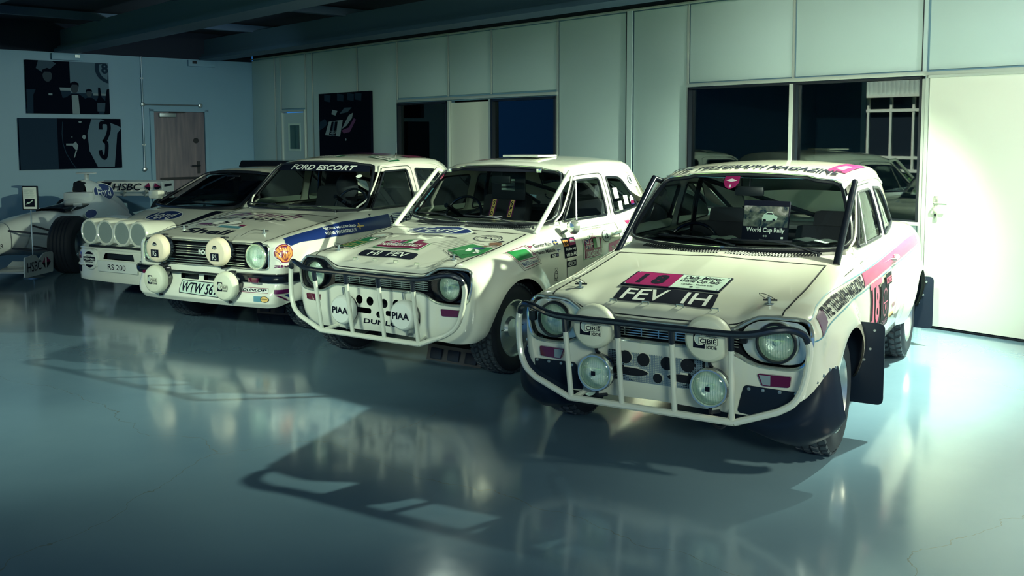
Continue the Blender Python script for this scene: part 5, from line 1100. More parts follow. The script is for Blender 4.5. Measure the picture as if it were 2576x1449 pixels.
# ================================================================ car C (squarer saloon)
def mk2(name, label, X, Y, yaw):
    car = empty(name, (X, Y, 0), yaw, label, 'car'); S, K = MK2, MK2C; pm = M['paintC']; tp = lambda u, v: S.top(u, v)
    sd = {s: (lambda u, v, s=s: S.sidew(u, v, s)) for s in (1, -1)}; cs = {s: (lambda u, v, s=s: K.side(u, v, s)) for s in (1, -1)}
    R_ = [(x, .255) for x in np.linspace(0, .60, 9)] + [(S.u1 + S.A*t, .255 + .03*t*t) for t in np.linspace(0, 1, 6)[1:]]
    for wy, wr in ((0., .330), (2.4, .322)):
        if wy > 1: R_.append(S.inv_side(1.2, .27))
        for a in np.linspace(PI, 0, 26):
            y = wy + wr*math.cos(a); z = .30 + wr*math.sin(a); R_.append(S.inv_side(max(y, S.yf + .002), z))
    R_ += [(S.u3, .32), (S.u4, .35), (S.u5, .35)]
    zt = lambda x: .752 + 0*x
    half = R_ + [(u, S.v2 - .001) for u in np.linspace(S.u5, S.u1, 60)] + [(.596, S.v2 - .001), (.596, S.inv_v(.596, .760))] + [S.inv_front(x, .760) for x in np.linspace(.585, 0, 20)]
    outer = half + [(-u, v) for u, v in half[::-1][1:-1]]
    dq = [S.inv_nose(x, z) for x, z in [(0, .556), (.3, .556), (.60, .552), (.645, .556), (.664, .575), (.667, .65), (.664, .725), (.645, .742), (.60, .744), (.3, .748), (0, .748)]]; dog = resamp(dq + [(-u, v) for u, v in dq[::-1][1:-1]], .03)
    holes = [dog] + [rnd(RQ(a, .440, b_, .482), .012) for a, b_ in ((-.23, -.03), (.02, .22))]
    skin('body', S, S.wall, outer, holes, .021, pm, car)
    for a, b_ in ((-.235, -.025), (.015, .225)): b = MB(); b.box(((a+b_)/2, -.545, .46), (b_-a, .006, .055)); b.build('intake_mesh', M['plastic'], car, smooth=False)
    skin('boot_lid', S, tp, RQ(-.60, 2.45, .60, 2.95), [], .06, pm, car); skin('cowl', S, tp, RQ(-.602, .405, .602, .80), [], .06, pm, car)
    bt = skin('bonnet', S, tp, [(-.594, S.yf), (.594, S.yf), (.585, .40), (-.585, .40)], [], .04, pm, car)
    skin('bonnet_lip', S, S.wall, [S.inv_front(x, .758) for x in np.linspace(-.592, .592, 30)] + [(.594, S.v2), (-.594, S.v2)], [], .02, pm, bt)
    for s in (1, -1): ribbon('shut_line', S, tp, [(s*.598, S.yf), (s*.588, .40)], .006, M['gap'], bt); ribbon('shut_line', S, S.wall, [(s*.598, S.inv_v(.596, .762)), (s*.598, S.v2)], .006, M['gap'], bt)
    ribbon('shut_line', S, tp, [(-.588, .403), (.588, .403)], .006, M['gap'], bt)
    b = MB(); b.box((0, -.15, .50), (1.16, .50, .44)); b.build('engine_bay', M['black'], car, smooth=False); b = MB(); b.box((0, 1.2, .27), (1.30, 3.2, .05)); b.build('underside', M['black'], car, smooth=False)
    for s in (1, -1):
        for wy in (0, 2.4): b = MB(); b.lathe([(.37, -.115), (.37, .10)], (s*.63, wy, .305), (s, 0, 0), 30, cap=False); b.lathe([(.37, 0), (.01, 0)], (s*.515, wy, .305), (s, 0, 0), 30, cap=False); b.V = [(v[0], v[1], max(v[2], .30)) for v in b.V]; b.build('wheel_well', M['black'], car, smooth=False)
    # grille, lamps
    tr = beads('grille_surround', S, S.wall, dog, .0085, M['chrome'], car, .002); b = MB(); b.box((0, -.50, .65), (1.30, .02, .22)); b.build('grille_backing', M['black'], car, smooth=False)
    for k, z in enumerate((.575, .592, .618, .645, .662, .690, .707)): b = MB(); b.box((0, -.575, z), (.86, .010, .006 if k != 3 else .010)); b.build('grille_bar', M['chrome'], car, smooth=False)
    FG = Flat((-.045, -.583, .640), (.15, 0, 0), (0, 0, .038)); P = Pr(FG, FG); P.t('FORD', RQ(0, 0, 1, 1), 'white', .03); P.done('grille_lettering', car, 'pale block letters in the grille')
    for s in (1, -1):
        b = MB(); b.lathe([(.112, -.03), (.112, .0), (.098, .004)], (s*.548, -.572, .652), (0, -1, 0), 36, cap=False); b.build('lamp_bowl', M['gloss'], car); headlight(car, (s*.548, -.576, .652), .088, ring='chrome')
        # quarter bumpers
        pts = [(s*.345, .490), (s*.50, .492), (s*.68, .492)]; V_ = []
        u_ = [.345, .45, .55, .63, .69, .73, .76, .785]; PP = []
        prof = [(0, .455), (.03, .458), (.042, .475), (.042, .508), (.03, .522), (0, .526)]
        rows = []
        for k, t in enumerate(np.linspace(0, 1, 16)):
            U_ = .345 + t*(S.u2 + .13 - .345); base = S.wall(np.array([s*U_]), np.array([.49]))[0]; n_ = S.normal(base); n_[2] = 0; e_ = 1 if 0 < t < 1 else .2
            rows.append([tuple(base + n_*(d*e_) + np.array([0, 0, z - .49])) for d, z in prof])
        b = MB(); b.grid(rows); b.F.append(tuple(range(6))); b.F.append(tuple(15*6 + i for i in range(6))); qb = b.build('quarter_bumper', M['gloss'], car)
        b = MB(); b.box((s*.565, -.632, .478), (.10, .02, .034), bev=.004); b.build('indicator', M['amber'], car)
    # cabin
    kch = K.inv_nose; wso = [(0, .915), (.25, .916), (.45, .920), (.62, .926), (.665, .945), (.668, .985), (.640, 1.08), (.60, 1.18), (.56, 1.275), (.540, 1.300), (.50, 1.312), (.35, 1.328), (0, 1.340)]
    wsh = [kch(x, z) for x, z in wso]; wsc = resamp(wsh + [(-u, v) for u, v in wsh[::-1][1:-1]], .04)
    dw = rnd([(.745, .930), (1.475, .928), (1.455, 1.262), (1.075, 1.255)], .03); qw = rnd([(1.600, .932), (2.20, .955), (1.97, 1.245), (1.590, 1.268)], .04); kc = lambda poly, s: [K.inv_side(y, z, s) for y, z in resamp(poly, .04)]
    skin('cabin_shell', K, K.wall, resamp([(-K.u4, .905), (K.u4, .905), (K.u4, K.v2 - .001), (-K.u4, K.v2 - .001)], .04), [wsc] + [kc(w_, s) for s in (1, -1) for w_ in (dw, qw)], .04, pm, car)
    bk = lambda u, v: K.back(u, v); rw = rnd([(-.54, .98), (.54, .98), (.48, 1.28), (-.48, 1.28)], .05); skin('rear_frame', K, bk, rnd([(-.60, .93), (.60, .93), (.52, 1.33), (-.52, 1.33)], .03), [rw], .05, pm, car); skin('rear_window', K, bk, rw, [], .1, M['glass'], car)
    skin('roof', K, lambda u, v: K.top(u, v), RQ(-.402, 1.0, .402, 2.38), [], .06, pm, car)
    g = skin('windscreen', K, K.wall, wsc, [], .06, M['glass'], car, -.004); beads('screen_seal', K, K.wall, wsc, .013, M['seal'], g, .002)
    for s in (1, -1):
        g = skin('door_window', K, cs[s], dw, [], .1, M['glass'], car, -.008); beads('window_seal', K, cs[s], dw, .009, M['seal'], g); g = skin('rear_side_window', K, cs[s], qw, [], .1, M['glass'], car, -.008); beads('window_seal', K, cs[s], qw, .009, M['seal'], g)
        beads('drip_rail', K, cs[s], spl([(.66, .945), (.80, 1.06), (1.00, 1.255), (1.05, 1.295), (1.10, 1.306), (1.40, 1.318), (1.75, 1.316), (2.0, 1.30), (2.15, 1.26)], 5), .008, pm, car, .004, closed=False)
        ribbon('door_gap', K, cs[s], spl([(.71, .925), (.78, 1.00), (1.00, 1.228), (1.05, 1.278), (1.12, 1.290), (1.45, 1.296), (1.51, 1.285), (1.53, 1.24), (1.535, .93)], 5), .006, M['gap'], car); ribbon('door_gap', S, sd[s], spl([(.70, .93), (.66, .86), (.655, .60), (.66, .30)], 6), .006, M['gap'], car)
    for x in (-.08, .45):
        base = S.top(np.array([x]), np.array([.56]))[0]; b = MB(); tip = K.front(np.array([x - .38]), np.array([.955]))[0] + [0, -.02, .01]; b.tube([tuple(base), tuple(base + [0, 0, .018])], .010, 8); b.tube([tuple(base + [0, 0, .018]), tuple(base*.55 + tip*.45 + [0, -.02, .015]), tuple(tip)], [.007, .005, .004], 6); w_ = b.build('wiper', M['seal'], car)
        b = MB(); q = [K.front(np.array([x - .38 + t]), np.array([.953 + .02*abs(t)]))[0] + np.array([0, -.012, .004]) for t in np.linspace(-.16, .20, 8)]; b.tube([tuple(p) for p in q], .006, 5); b.build('wiper_blade', M['seal'], w_)
    for s in (1, -1):
        p = S.top(np.array([s*.44 - .05]), np.array([-.30]))[0]; b = MB(); b.lathe([(.020, 0), (.020, .004), (.007, .006), (.007, .03)], p, (0, 0, 1), 12); o = b.build('bonnet_pin', M['steel'], car)
        b = MB(); b.tube(spl([p + [0, 0, .02], p + [-.06, -.06, .03], p + [-.09, -.14, .0], p + [-.07, -.20, -.01]], 5), .0016, 5); b.tube([p + [-.03, 0, .02], p + [.035, .01, .022]], .0045, 6); b.build('pin_lanyard', M['gap'], o)
    cabin_interior(car, rhd=False, drv='head')
    for x, z, r, cv in ((-.372, .684, .110, 'ford'), (.268, .688, .110, 'ford'), (-.408, .430, .112, 'cib'), (.340, .424, .112, 'cib')):
        l = covered_lamp(car, (x, -.700, z), r, .075, name='spot_lamp', cv='coverB' if cv == 'ford' else 'cover')
        b = MB(); b.tube([(x, -.66, z - r), (x, -.66, z - r - .02), (x, -.58, z - r - .02)], .009, 6); b.build('lamp_foot', M['seal'], l); b = MB(); b.box((x + .02, -.64, z + r*.98), (.05, .04, .012), bev=.003); b.build('lamp_bracket', M['seal'], l)
        if cv == 'cib': cibie(car, (x, -.7305, z), .085, l)
        else:
            FF = Flat((x - .055, -.7305, z - .085), (.11, 0, 0), (0, 0, .17)); P = Pr(FF, FF); P.p(circ((.5, .72), .22, 22, .09), 'navy', None); P.t('Ford', RQ(.30, .66, .70, .78), 'white', 0, .2); P.p(RQ(.12, .10, .88, .46), 'navy', None); P.t('RS', RQ(.32, .15, .68, .41), 'white', .0); P.done('lamp_print', l)
    b = MB(); b.tube([(-.62, -.66, .505), (.34, -.66, .505)], .009, 6); b.tube([(-.35, -.66, .505), (-.35, -.58, .505)], .009, 6); b.tube([(.3, -.66, .505), (.3, -.58, .505)], .009, 6); b.build('lamp_rail', M['seal'], car)
    for x, s, wy in ((.665, 1, 0), (-.665, -1, 0), (.656, 1, 2.4), (-.656, -1, 2.4)): wheel(car, x, wy, sg=s, cat='fine')
    return car
carC = mk2('rally_saloon', 'white square-nosed rally saloon third from the right with blue side band and four covered lamps', -2.2110, 8.0452, -.4680)
S, K = MK2, MK2C; t2 = lambda u, v: MK2.top(u, v); f2 = lambda u, v: MK2.front(u, v, -.4); d2 = lambda u, v: MK2.sidew(u, v, 1); s2_ = lambda u, v: MK2C.front(u, v, 1.2); w2 = lambda u, v: MK2.wall(u, v)
P = Pr(S, t2); P.t('Shell', [(-.40, -.415), (.138, -.432), (.085, -.285), (-.48, -.26)], 'navy', .03, .25); P.done('bonnet_lettering', carC, 'bold black Shell lettering')
P = Pr(S, t2); P.p([(-.49, -.195), (.06, -.225), (.030, -.10), (-.51, -.07)], 'white'); P.p([(-.20, -.215), (.055, -.225), (.040, -.155), (-.21, -.15)], 'teal'); P.p([(-.50, -.135), (-.34, -.14), (-.35, -.075), (-.51, -.07)], 'purple'); P.p([(-.02, -.155), (.045, -.155), (.030, -.10), (-.03, -.10)], 'maroon'); P.t('Lombard', [(-.48, -.19), (-.22, -.20), (-.225, -.15), (-.49, -.14)], 'navy', .02); P.p(circ((-.234, -.06), .155, 32, .088), 'navy'); P.p(circ((-.234, -.06), .148, 32, .083), 'white'); P.t('5', RQ(-.29, -.12, -.19, .0), 'navy', .04); P.done('rally_plate', carC, 'rally plate with 5 in a white oval')
P = Pr(S, t2); P.t('British', [(-.55, .235), (.285, .235), (.27, .388), (-.50, .388)], 'purple', .0, .25); P.done('bonnet_lettering', carC, 'purple serif-like British lettering'); P = Pr(S, t2); P.t('airways', [(-.585, .060), (.27, .060), (.25, .235), (-.55, .235)], 'navy', .0, .25); P.done('bonnet_lettering', carC, 'navy airways lettering')
P = Pr(S, d2); P.p(resamp([(-.46, .722), (-.30, .748), (.0, .752), (.65, .760), (1.6, .775), (2.5, .79), (2.5, .90), (1.6, .893), (.94, .878), (.227, .853), (-.10, .827), (-.30, .800), (-.40, .780), (-.445, .755)], .08), 'blue'); P.done('side_band', carC, 'deep blue band along the side')
P = Pr(S, d2); P.t('BJÖRN WALDEGÅRD', RQ(.045, .806, .418, .832), 'white', .03); P.done('crew_name', carC); P = Pr(S, d2); P.t('HANS THORSZELIUS', RQ(.015, .772, .408, .798), 'white', .03); P.done('crew_name', carC); P = Pr(S, d2); swede(P, RQ(.425, .782, .520, .834)); P.done('flag_decal', carC)
P = Pr(S, d2); P.p(RQ(.93, .772, 1.6, .885), 'white'); P.t('Lombard', RQ(.96, .79, 1.55, .865), 'navy', .0); P.done('door_plate', carC, 'white door plate with black lettering')
Sw = S.wall; cu = lambda U, z: (U, z)
P = Pr(S, w2); u0 = S.u1 + S.A*.80; sc = lambda k, m: P.p([(u0 + x*k, .672 + z*k) for x, z in [(-.020, -.063), (.020, -.063), (.032, -.040), (.056, -.018), (.062, .010), (.050, .038), (.028, .056), (0, .062), (-.028, .056), (-.050, .038), (-.062, .010), (-.056, -.018), (-.032, -.040)]], m, .03)
sc(1.12, 'white'); sc(1.0, 'maroon'); sc(.88, 'orange')
for a in np.linspace(-1.05, 1.05, 7): P.r([(u0 + .006*math.sin(a), .625), (u0 + .058*math.sin(a), .672 + .048*math.cos(a) - .0)], .0028, 'maroon')
P.t('Shell', RQ(u0 - .060, .574, u0 + .062, .594), 'purple', .03); P.done('shell_emblem', carC, 'orange and maroon shell emblem on the front wing')
P = Pr(S, w2); P.p(RQ(.43, .378, .655, .410), 'white'); P.r([(.43, .410), (.655, .410)], .004, 'maroon'); P.r([(.43, .378), (.655, .378)], .004, 'maroon'); P.t('DUNLOP', RQ(.44, .384, .645, .404), 'navy', .03, .1); P.done('valance_sticker', carC, 'white tyre maker sticker with red lines')
P = Pr(S, w2); P.p(RQ(.555, .310, .620, .352), 'teal'); P.p(circ((.636, .331), .024, 20), 'navy'); P.p(circ((.636, .331), .021, 20), 'yellow'); P.r([(.62, .334), (.652, .334)], .003, 'navy'); P.done('valance_sticker', carC, 'teal square beside a yellow disc')
P = Pr(S, w2); a0 = S.u1 + .085; P.p([(a0, .372), (a0 + .115, .368), (a0 + .115, .400), (a0, .404)], 'purple'); P.p([(a0, .362), (a0 + .018, .362), (a0 + .105, .305), (a0 + .082, .305)], 'purple'); P.p([(a0 + .05, .362), (a0 + .113, .360), (a0 + .113, .318)], 'blue'); P.done('tail_flag_graphic', carC, 'purple and blue part of a flag on the air dam corner')
P = Pr(S, f2); P.p([(-.205, .330), (.26, .315), (.26, .424), (-.205, .430)], 'navy'); P.p([(-.198, .336), (.253, .321), (.253, .418), (-.198, .424)], 'pale'); P.t('WTW 569S', [(-.185, .343), (.24, .330), (.24, .410), (-.185, .416)], 'navy', .02); P.done('number_plate', carC, 'pale number plate with dark letters')
P = Pr(K, s2_); P.p([(-.535, 1.255), (.535, 1.255), (.510, 1.308), (.35, 1.326), (0, 1.336), (-.35, 1.326), (-.510, 1.308)], 'navy', .08); P.t('FORD ESCORT', [(-.355, 1.266), (.385, 1.262), (.385, 1.306), (-.355, 1.312)], 'white', .02, .2); P.done('sun_strip', carC, 'navy strip with white lettering across the top of the screen')
P = Pr(K, s2_); P.p(circ((.46, 1.215), .030, 18, .014), 'white'); P.done('screen_sticker', carC)
r2 = lambda u, v: MK2C.top(u, v); P = Pr(K, r2); P.p(RQ(-.34, 1.12, .06, 1.28), 'dgreen'); P.p(RQ(-.29, 1.13, .01, 1.27), 'white'); P.t('Credit for Cars', RQ(-.27, 1.15, -.01, 1.24), 'navy', .02); P.p(RQ(.30, 1.25, .56, 1.42), 'dgreen'); P.p(RQ(.33, 1.26, .54, 1.41), 'white'); P.t('Credit for Cars', RQ(.34, 1.29, .53, 1.37), 'navy', .02); P.p(RQ(.42, 1.65, .52, 1.95), 'maroon'); P.p([(-.2, 1.5), (.3, 1.5), (.3, 1.7), (-.2, 1.7)], 'purple'); P.done('roof_sticker', carC, 'finance stickers and purple patches on the roof')
b = MB(); p_ = K.top(np.array([.20]), np.array([1.9]))[0]; b.tube([p_, p_ + [0, 0, .13]], [.004, .0015], 5); b.lathe([(.012, 0), (.008, .015)], p_, (0, 0, 1), 10); b.build('aerial', M['seal'], carC)
b = MB(); b.lathe([(.001, .13), (.06, .115), (.10, .06), (.11, 0), (.10, -.06), (.07, -.10)], (-.085, 1.45, 1.085), (0, 0, 1), 20); b.build('headrest', M['seat'], carC)

# ================================================================ car D (mid-engined coupe)
carD = empty('rally_coupe', (-3.342, 9.733, 0), -.5002, 'low white rally coupe second from the left with four-lamp pod and RS 200 plate', 'car')
S, K = GB, GBC; pm = M['paintC']
R_ = [(x, .185) for x in np.linspace(0, .60, 9)] + [(S.u1 + S.A*t, .185 + .02*t) for t in np.linspace(0, 1, 6)[1:]]
for wy, wr in ((0., .350), (2.53, .352)):
    if wy > 1: R_.append(S.inv_side(1.2, .20))
    for a in np.linspace(PI, 0, 24): y = wy + wr*math.cos(a); R_.append(S.inv_side(max(y, S.yf + .002), max(.31 + wr*math.sin(a), .20)))
R_ += [(S.u3, .25), (S.u4, .3), (S.u5, .3)]; half = R_ + [(u, S.v2 - .001) for u in np.linspace(S.u5, 0, 70)]; outer = half + [(-u, v) for u, v in half[::-1][1:-1]]
holes = [rnd([(-.22, .405), (.22, .405), (.20, .455), (-.20, .455)], .012)] + [rnd([(s*.60, .265), (s*.67, .265), (s*.67, .31), (s*.60, .31)], .01) for s in (1, -1)]
skin('body', S, S.wall, outer, holes, .028, pm, carD)
skin('bonnet', S, lambda u, v: S.top(u, v), RQ(-.602, S.yf - .01, .602, .45), [], .06, pm, carD); skin('engine_cover', S, lambda u, v: S.top(u, v), RQ(-.602, 2.2, .602, 2.9), [], .08, pm, carD)
b = MB(); b.box((0, .8, .45), (1.1, 2.6, .5)); b.build('cabin_tub', M['black'], carD, smooth=False)
b = MB(); b.box((0, -.62, .40), (1.35, .20, .30)); b.build('nose_core', M['black'], carD, smooth=False)
kc = K.inv_nose; ws_ = [(0, .845), (.4, .850), (.555, .862), (.585, .885), (.555, .96), (.52, 1.06), (.475, 1.150), (.43, 1.172), (.3, 1.185), (0, 1.192)]; wh = [kc(x, z) for x, z in ws_]; wsc = resamp(wh + [(-u, v) for u, v in wh[::-1][1:-1]], .04); sw_ = rnd([(.40, .92), (1.25, .92), (1.15, 1.15), (.82, 1.15)], .03)
skin('cabin_shell', K, K.wall, resamp([(-K.u5, .85), (K.u5, .85), (K.u5, K.v2 - .001), (-K.u5, K.v2 - .001)], .04), [wsc] + [[K.inv_side(y, z, s) for y, z in resamp(sw_, .04)] for s in (1, -1)], .05, pm, carD)
skin('roof', K, lambda u, v: K.top(u, v), RQ(-.322, .80, .322, 1.85), [], .08, pm, carD)
g = skin('windscreen', K, K.wall, wsc, [], .08, M['glass'], carD, -.004); beads('screen_seal', K, K.wall, wsc, .018, M['seal'], g, .003)
for s in (1, -1): skin('door_window', K, lambda u, v, s=s: K.side(u, v, s), sw_, [], .1, M['glass'], carD, -.006)
b = MB(); b.box((0, .45, .86), (1.1, .5, .04)); b.build('dashboard', M['black'], carD, smooth=False)
for x in (-.30, .30): b = MB(); b.box((x, 1.25, .82), (.42, .15, .50), Matrix.Rotation(-.3, 3, 'X'), bev=.05); b.build('seat', M['seat'], carD)
b = MB(); b.tube([(-.25, .25, .905), (.05, .62, 1.14)], .006, 5); b.tube([(-.02, .24, .90), (-.02, .24, .93)], .014, 6); b.build('wiper', M['seal'], carD)
b = MB(); b.box((0, .66, 1.13), (.18, .03, .06), bev=.01); b.build('interior_mirror', M['seal'], carD)
b = MB(); b.prism(rnd([(1.25, 1.205), (1.30, 1.30), (1.85, 1.295), (1.95, 1.235), (1.9, 1.20)], .02), -.52, .52, 'x'); b.build('roof_spoiler', M['gloss'], carD)
# lamp pod: four barrels joined by a hood
for k, x in enumerate((-.350, -.122, .108, .330)):
    b = MB(); c_ = (x, -.905, .670); b.lathe([(.100, -.03), (.100, .0), (.106, .006), (.118, .004), (.124, -.012), (.126, -.06), (.122, -.20), (.10, -.38)], c_, (0, -1, 0), 32, cap=False); o = b.build('lamp_barrel', pm, carD)
    b = MB(); b.lathe([(.100, -.004), (.001, -.004)], c_, (0, -1, 0), 32, cap=False); b.build('lamp_blank', M['cover_glass'], o)
b = MB()
for x in (-.236, -.007, .219): b.box((x, -.76, .652), (.14, .26, .17), bev=.03)
b.build('pod_bridge', pm, carD)
P = Pr(S, S.wall); P.p(rnd([(-.585, .50), (-.48, .50), (-.49, .60), (-.545, .625)], .02), 'cover_glass'); P.done('headlamp_cover', carD)
# bumper moulding, indicators, roundels, plate
f3 = lambda u, v: S.front(u, v)
for z0 in (.468, .330): beads('bumper_edge', S, S.wall, [(u, z0) for u in np.linspace(-.78, .78, 30)], .016, pm, carD, -.004, closed=False)
for s in (1, -1):
    P = Pr(S, S.wall); P.p(RQ(.590, .388, .70, .448) if s > 0 else RQ(-.70, .388, -.590, .448), 'amber'); P.done('indicator', carD)
    P = Pr(S, S.wall); P.p(RQ(.59, .255, .68, .318) if s > 0 else RQ(-.68, .255, -.59, .318), 'navy'); P.done('brake_intake', carD)
    c_ = f3(np.array([s*.400]), np.array([.392]))[0]; b = MB(); b.lathe([(.001, .028), (.090, .028), (.098, .022), (.104, -.01)], c_, (0, -1, 0), 32, cap=False); o = b.build('fog_lamp_cover', M['coverW'], carD)
    FF = Flat(c_ + np.array([-.085, -.0295, -.085]), (.17, 0, 0), (0, 0, .17)); P = Pr(FF, FF); cc = circ((.5, .5), .47, 36)
    P.p([p for p in cc if p[1] > .74], 'navy', None); P.p([p for p in cc if p[1] < .24], 'navy', None); P.p(RQ(.0, .42, 1.0, .66), 'navy', None); P.t('Halogen', RQ(.06, .42, .94, .63), 'white', .02); P.t('SUPER SPORT', RQ(.14, .32, .86, .385), 'navy', .03); P.t('PA1100', RQ(.28, .68, .72, .72), 'navy', .03); P.done('lamp_print', o)
b = MB(); b.box((-.0, -.880, .340), (.555, .012, .105), bev=.004); pl = b.build('number_plate', M['coverW'], carD); FF = Flat((-.278, -.887, .290), (.555, 0, 0), (0, 0, .10)); P = Pr(FF, FF); P.t('RS 200', RQ(.27, .22, .72, .74), 'navy', .0); P.done('plate_print', pl)
b = MB(); b.box((0, -.82, .430), (.42, .01, .048)); b.build('intake_mesh', M['plastic'], carD, smooth=False)
b = MB(); b.box((0, -.83, .520), (.90, .02, .02)); b.build('pod_shadow_gap', M['gap'], carD, smooth=False)
P = Pr(S, lambda u, v: S.top(u, v)); oval_badge(P, [(-.36, -.33), (.13, -.33), (.13, -.08), (-.36, -.08)]); P.done('oval_emblem', carD, 'blue oval emblem with script on the bonnet')
P = Pr(S, lambda u, v: S.top(u, v)); P.p([(.28, -.36), (.34, -.36), (.52, .02), (.40, .0)], 'navy'); P.done('bonnet_vent', carD); P = Pr(S, lambda u, v: S.top(u, v)); P.p([(-.50, -.52), (-.36, -.52), (-.32, -.40), (-.42, -.38)], 'navy'); P.done('bonnet_vent', carD)
for x, s, wy in ((.72, 1, 0), (-.72, -1, 0), (.74, 1, 2.53), (-.74, -1, 2.53)): wheel(carD, x, wy, r=.31, wd=.22, sg=s, cat='fine')
b = MB(); b.box((-.80, .30, .95), (.16, .10, .10), bev=.03); b.tube([(-.68, .33, .88), (-.76, .30, .93)], .012, 6); b.build('door_mirror', pm, carD)

# ================================================================ car E (open-wheel racer)
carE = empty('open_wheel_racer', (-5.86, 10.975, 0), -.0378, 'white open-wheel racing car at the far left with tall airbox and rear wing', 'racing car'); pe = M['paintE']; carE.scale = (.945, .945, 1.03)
def loft(st, n=24, pw=2.6):
    """stations: y, half width, z low, z high, optional x centre"""
    rows = []
    for q in st:
        y, hw, z0, z1 = q[:4]; cx = q[4] if len(q) > 4 else 0.; r = []
        for k in range(n + 1):
            a = 2*PI*k/n; c, s = math.cos(a), math.sin(a); r.append((cx + hw*math.copysign(abs(c)**(2/pw), c), y, (z0+z1)/2 + (z1-z0)/2*math.copysign(abs(s)**(2/pw), s)))
        rows.append(r)
    return rows
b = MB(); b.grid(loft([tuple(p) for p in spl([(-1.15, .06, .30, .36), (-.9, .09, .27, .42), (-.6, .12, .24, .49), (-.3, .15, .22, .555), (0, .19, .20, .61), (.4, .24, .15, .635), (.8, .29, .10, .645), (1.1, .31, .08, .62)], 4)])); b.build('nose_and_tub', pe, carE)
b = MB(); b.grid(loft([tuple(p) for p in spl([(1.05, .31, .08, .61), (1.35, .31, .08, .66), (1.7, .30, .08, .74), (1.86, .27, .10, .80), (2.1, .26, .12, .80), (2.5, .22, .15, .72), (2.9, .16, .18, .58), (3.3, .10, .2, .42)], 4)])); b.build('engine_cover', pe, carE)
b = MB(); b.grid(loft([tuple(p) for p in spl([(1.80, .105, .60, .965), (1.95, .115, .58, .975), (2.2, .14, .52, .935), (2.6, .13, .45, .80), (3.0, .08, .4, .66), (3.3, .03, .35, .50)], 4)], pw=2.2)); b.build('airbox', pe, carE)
b = MB(); b.grid(loft([(1.785, .078, .83, .955), (1.79, .078, .83, .955), (1.92, .07, .83, .95)], pw=4)); b.F.append(tuple(range(24))); b.build('airbox_mouth', M['black'], carE)
b = MB(); b.box((0, 2.02, 1.055), (.26, .10, .018), bev=.006); b.box((0, 2.03, 1.01), (.03, .08, .09), bev=.006); b.build('camera_pod', pe, carE)
b = MB(); b.grid(loft([(1.0, .20, .60, .66), (1.02, .20, .60, .665), (1.75, .22, .60, .70)], pw=3)); b.build('cockpit_rim', M['gloss'], carE)
b = MB(); b.box((0, 1.79, .745), (.40, .16, .15), bev=.04); b.build('headrest', pe, carE)
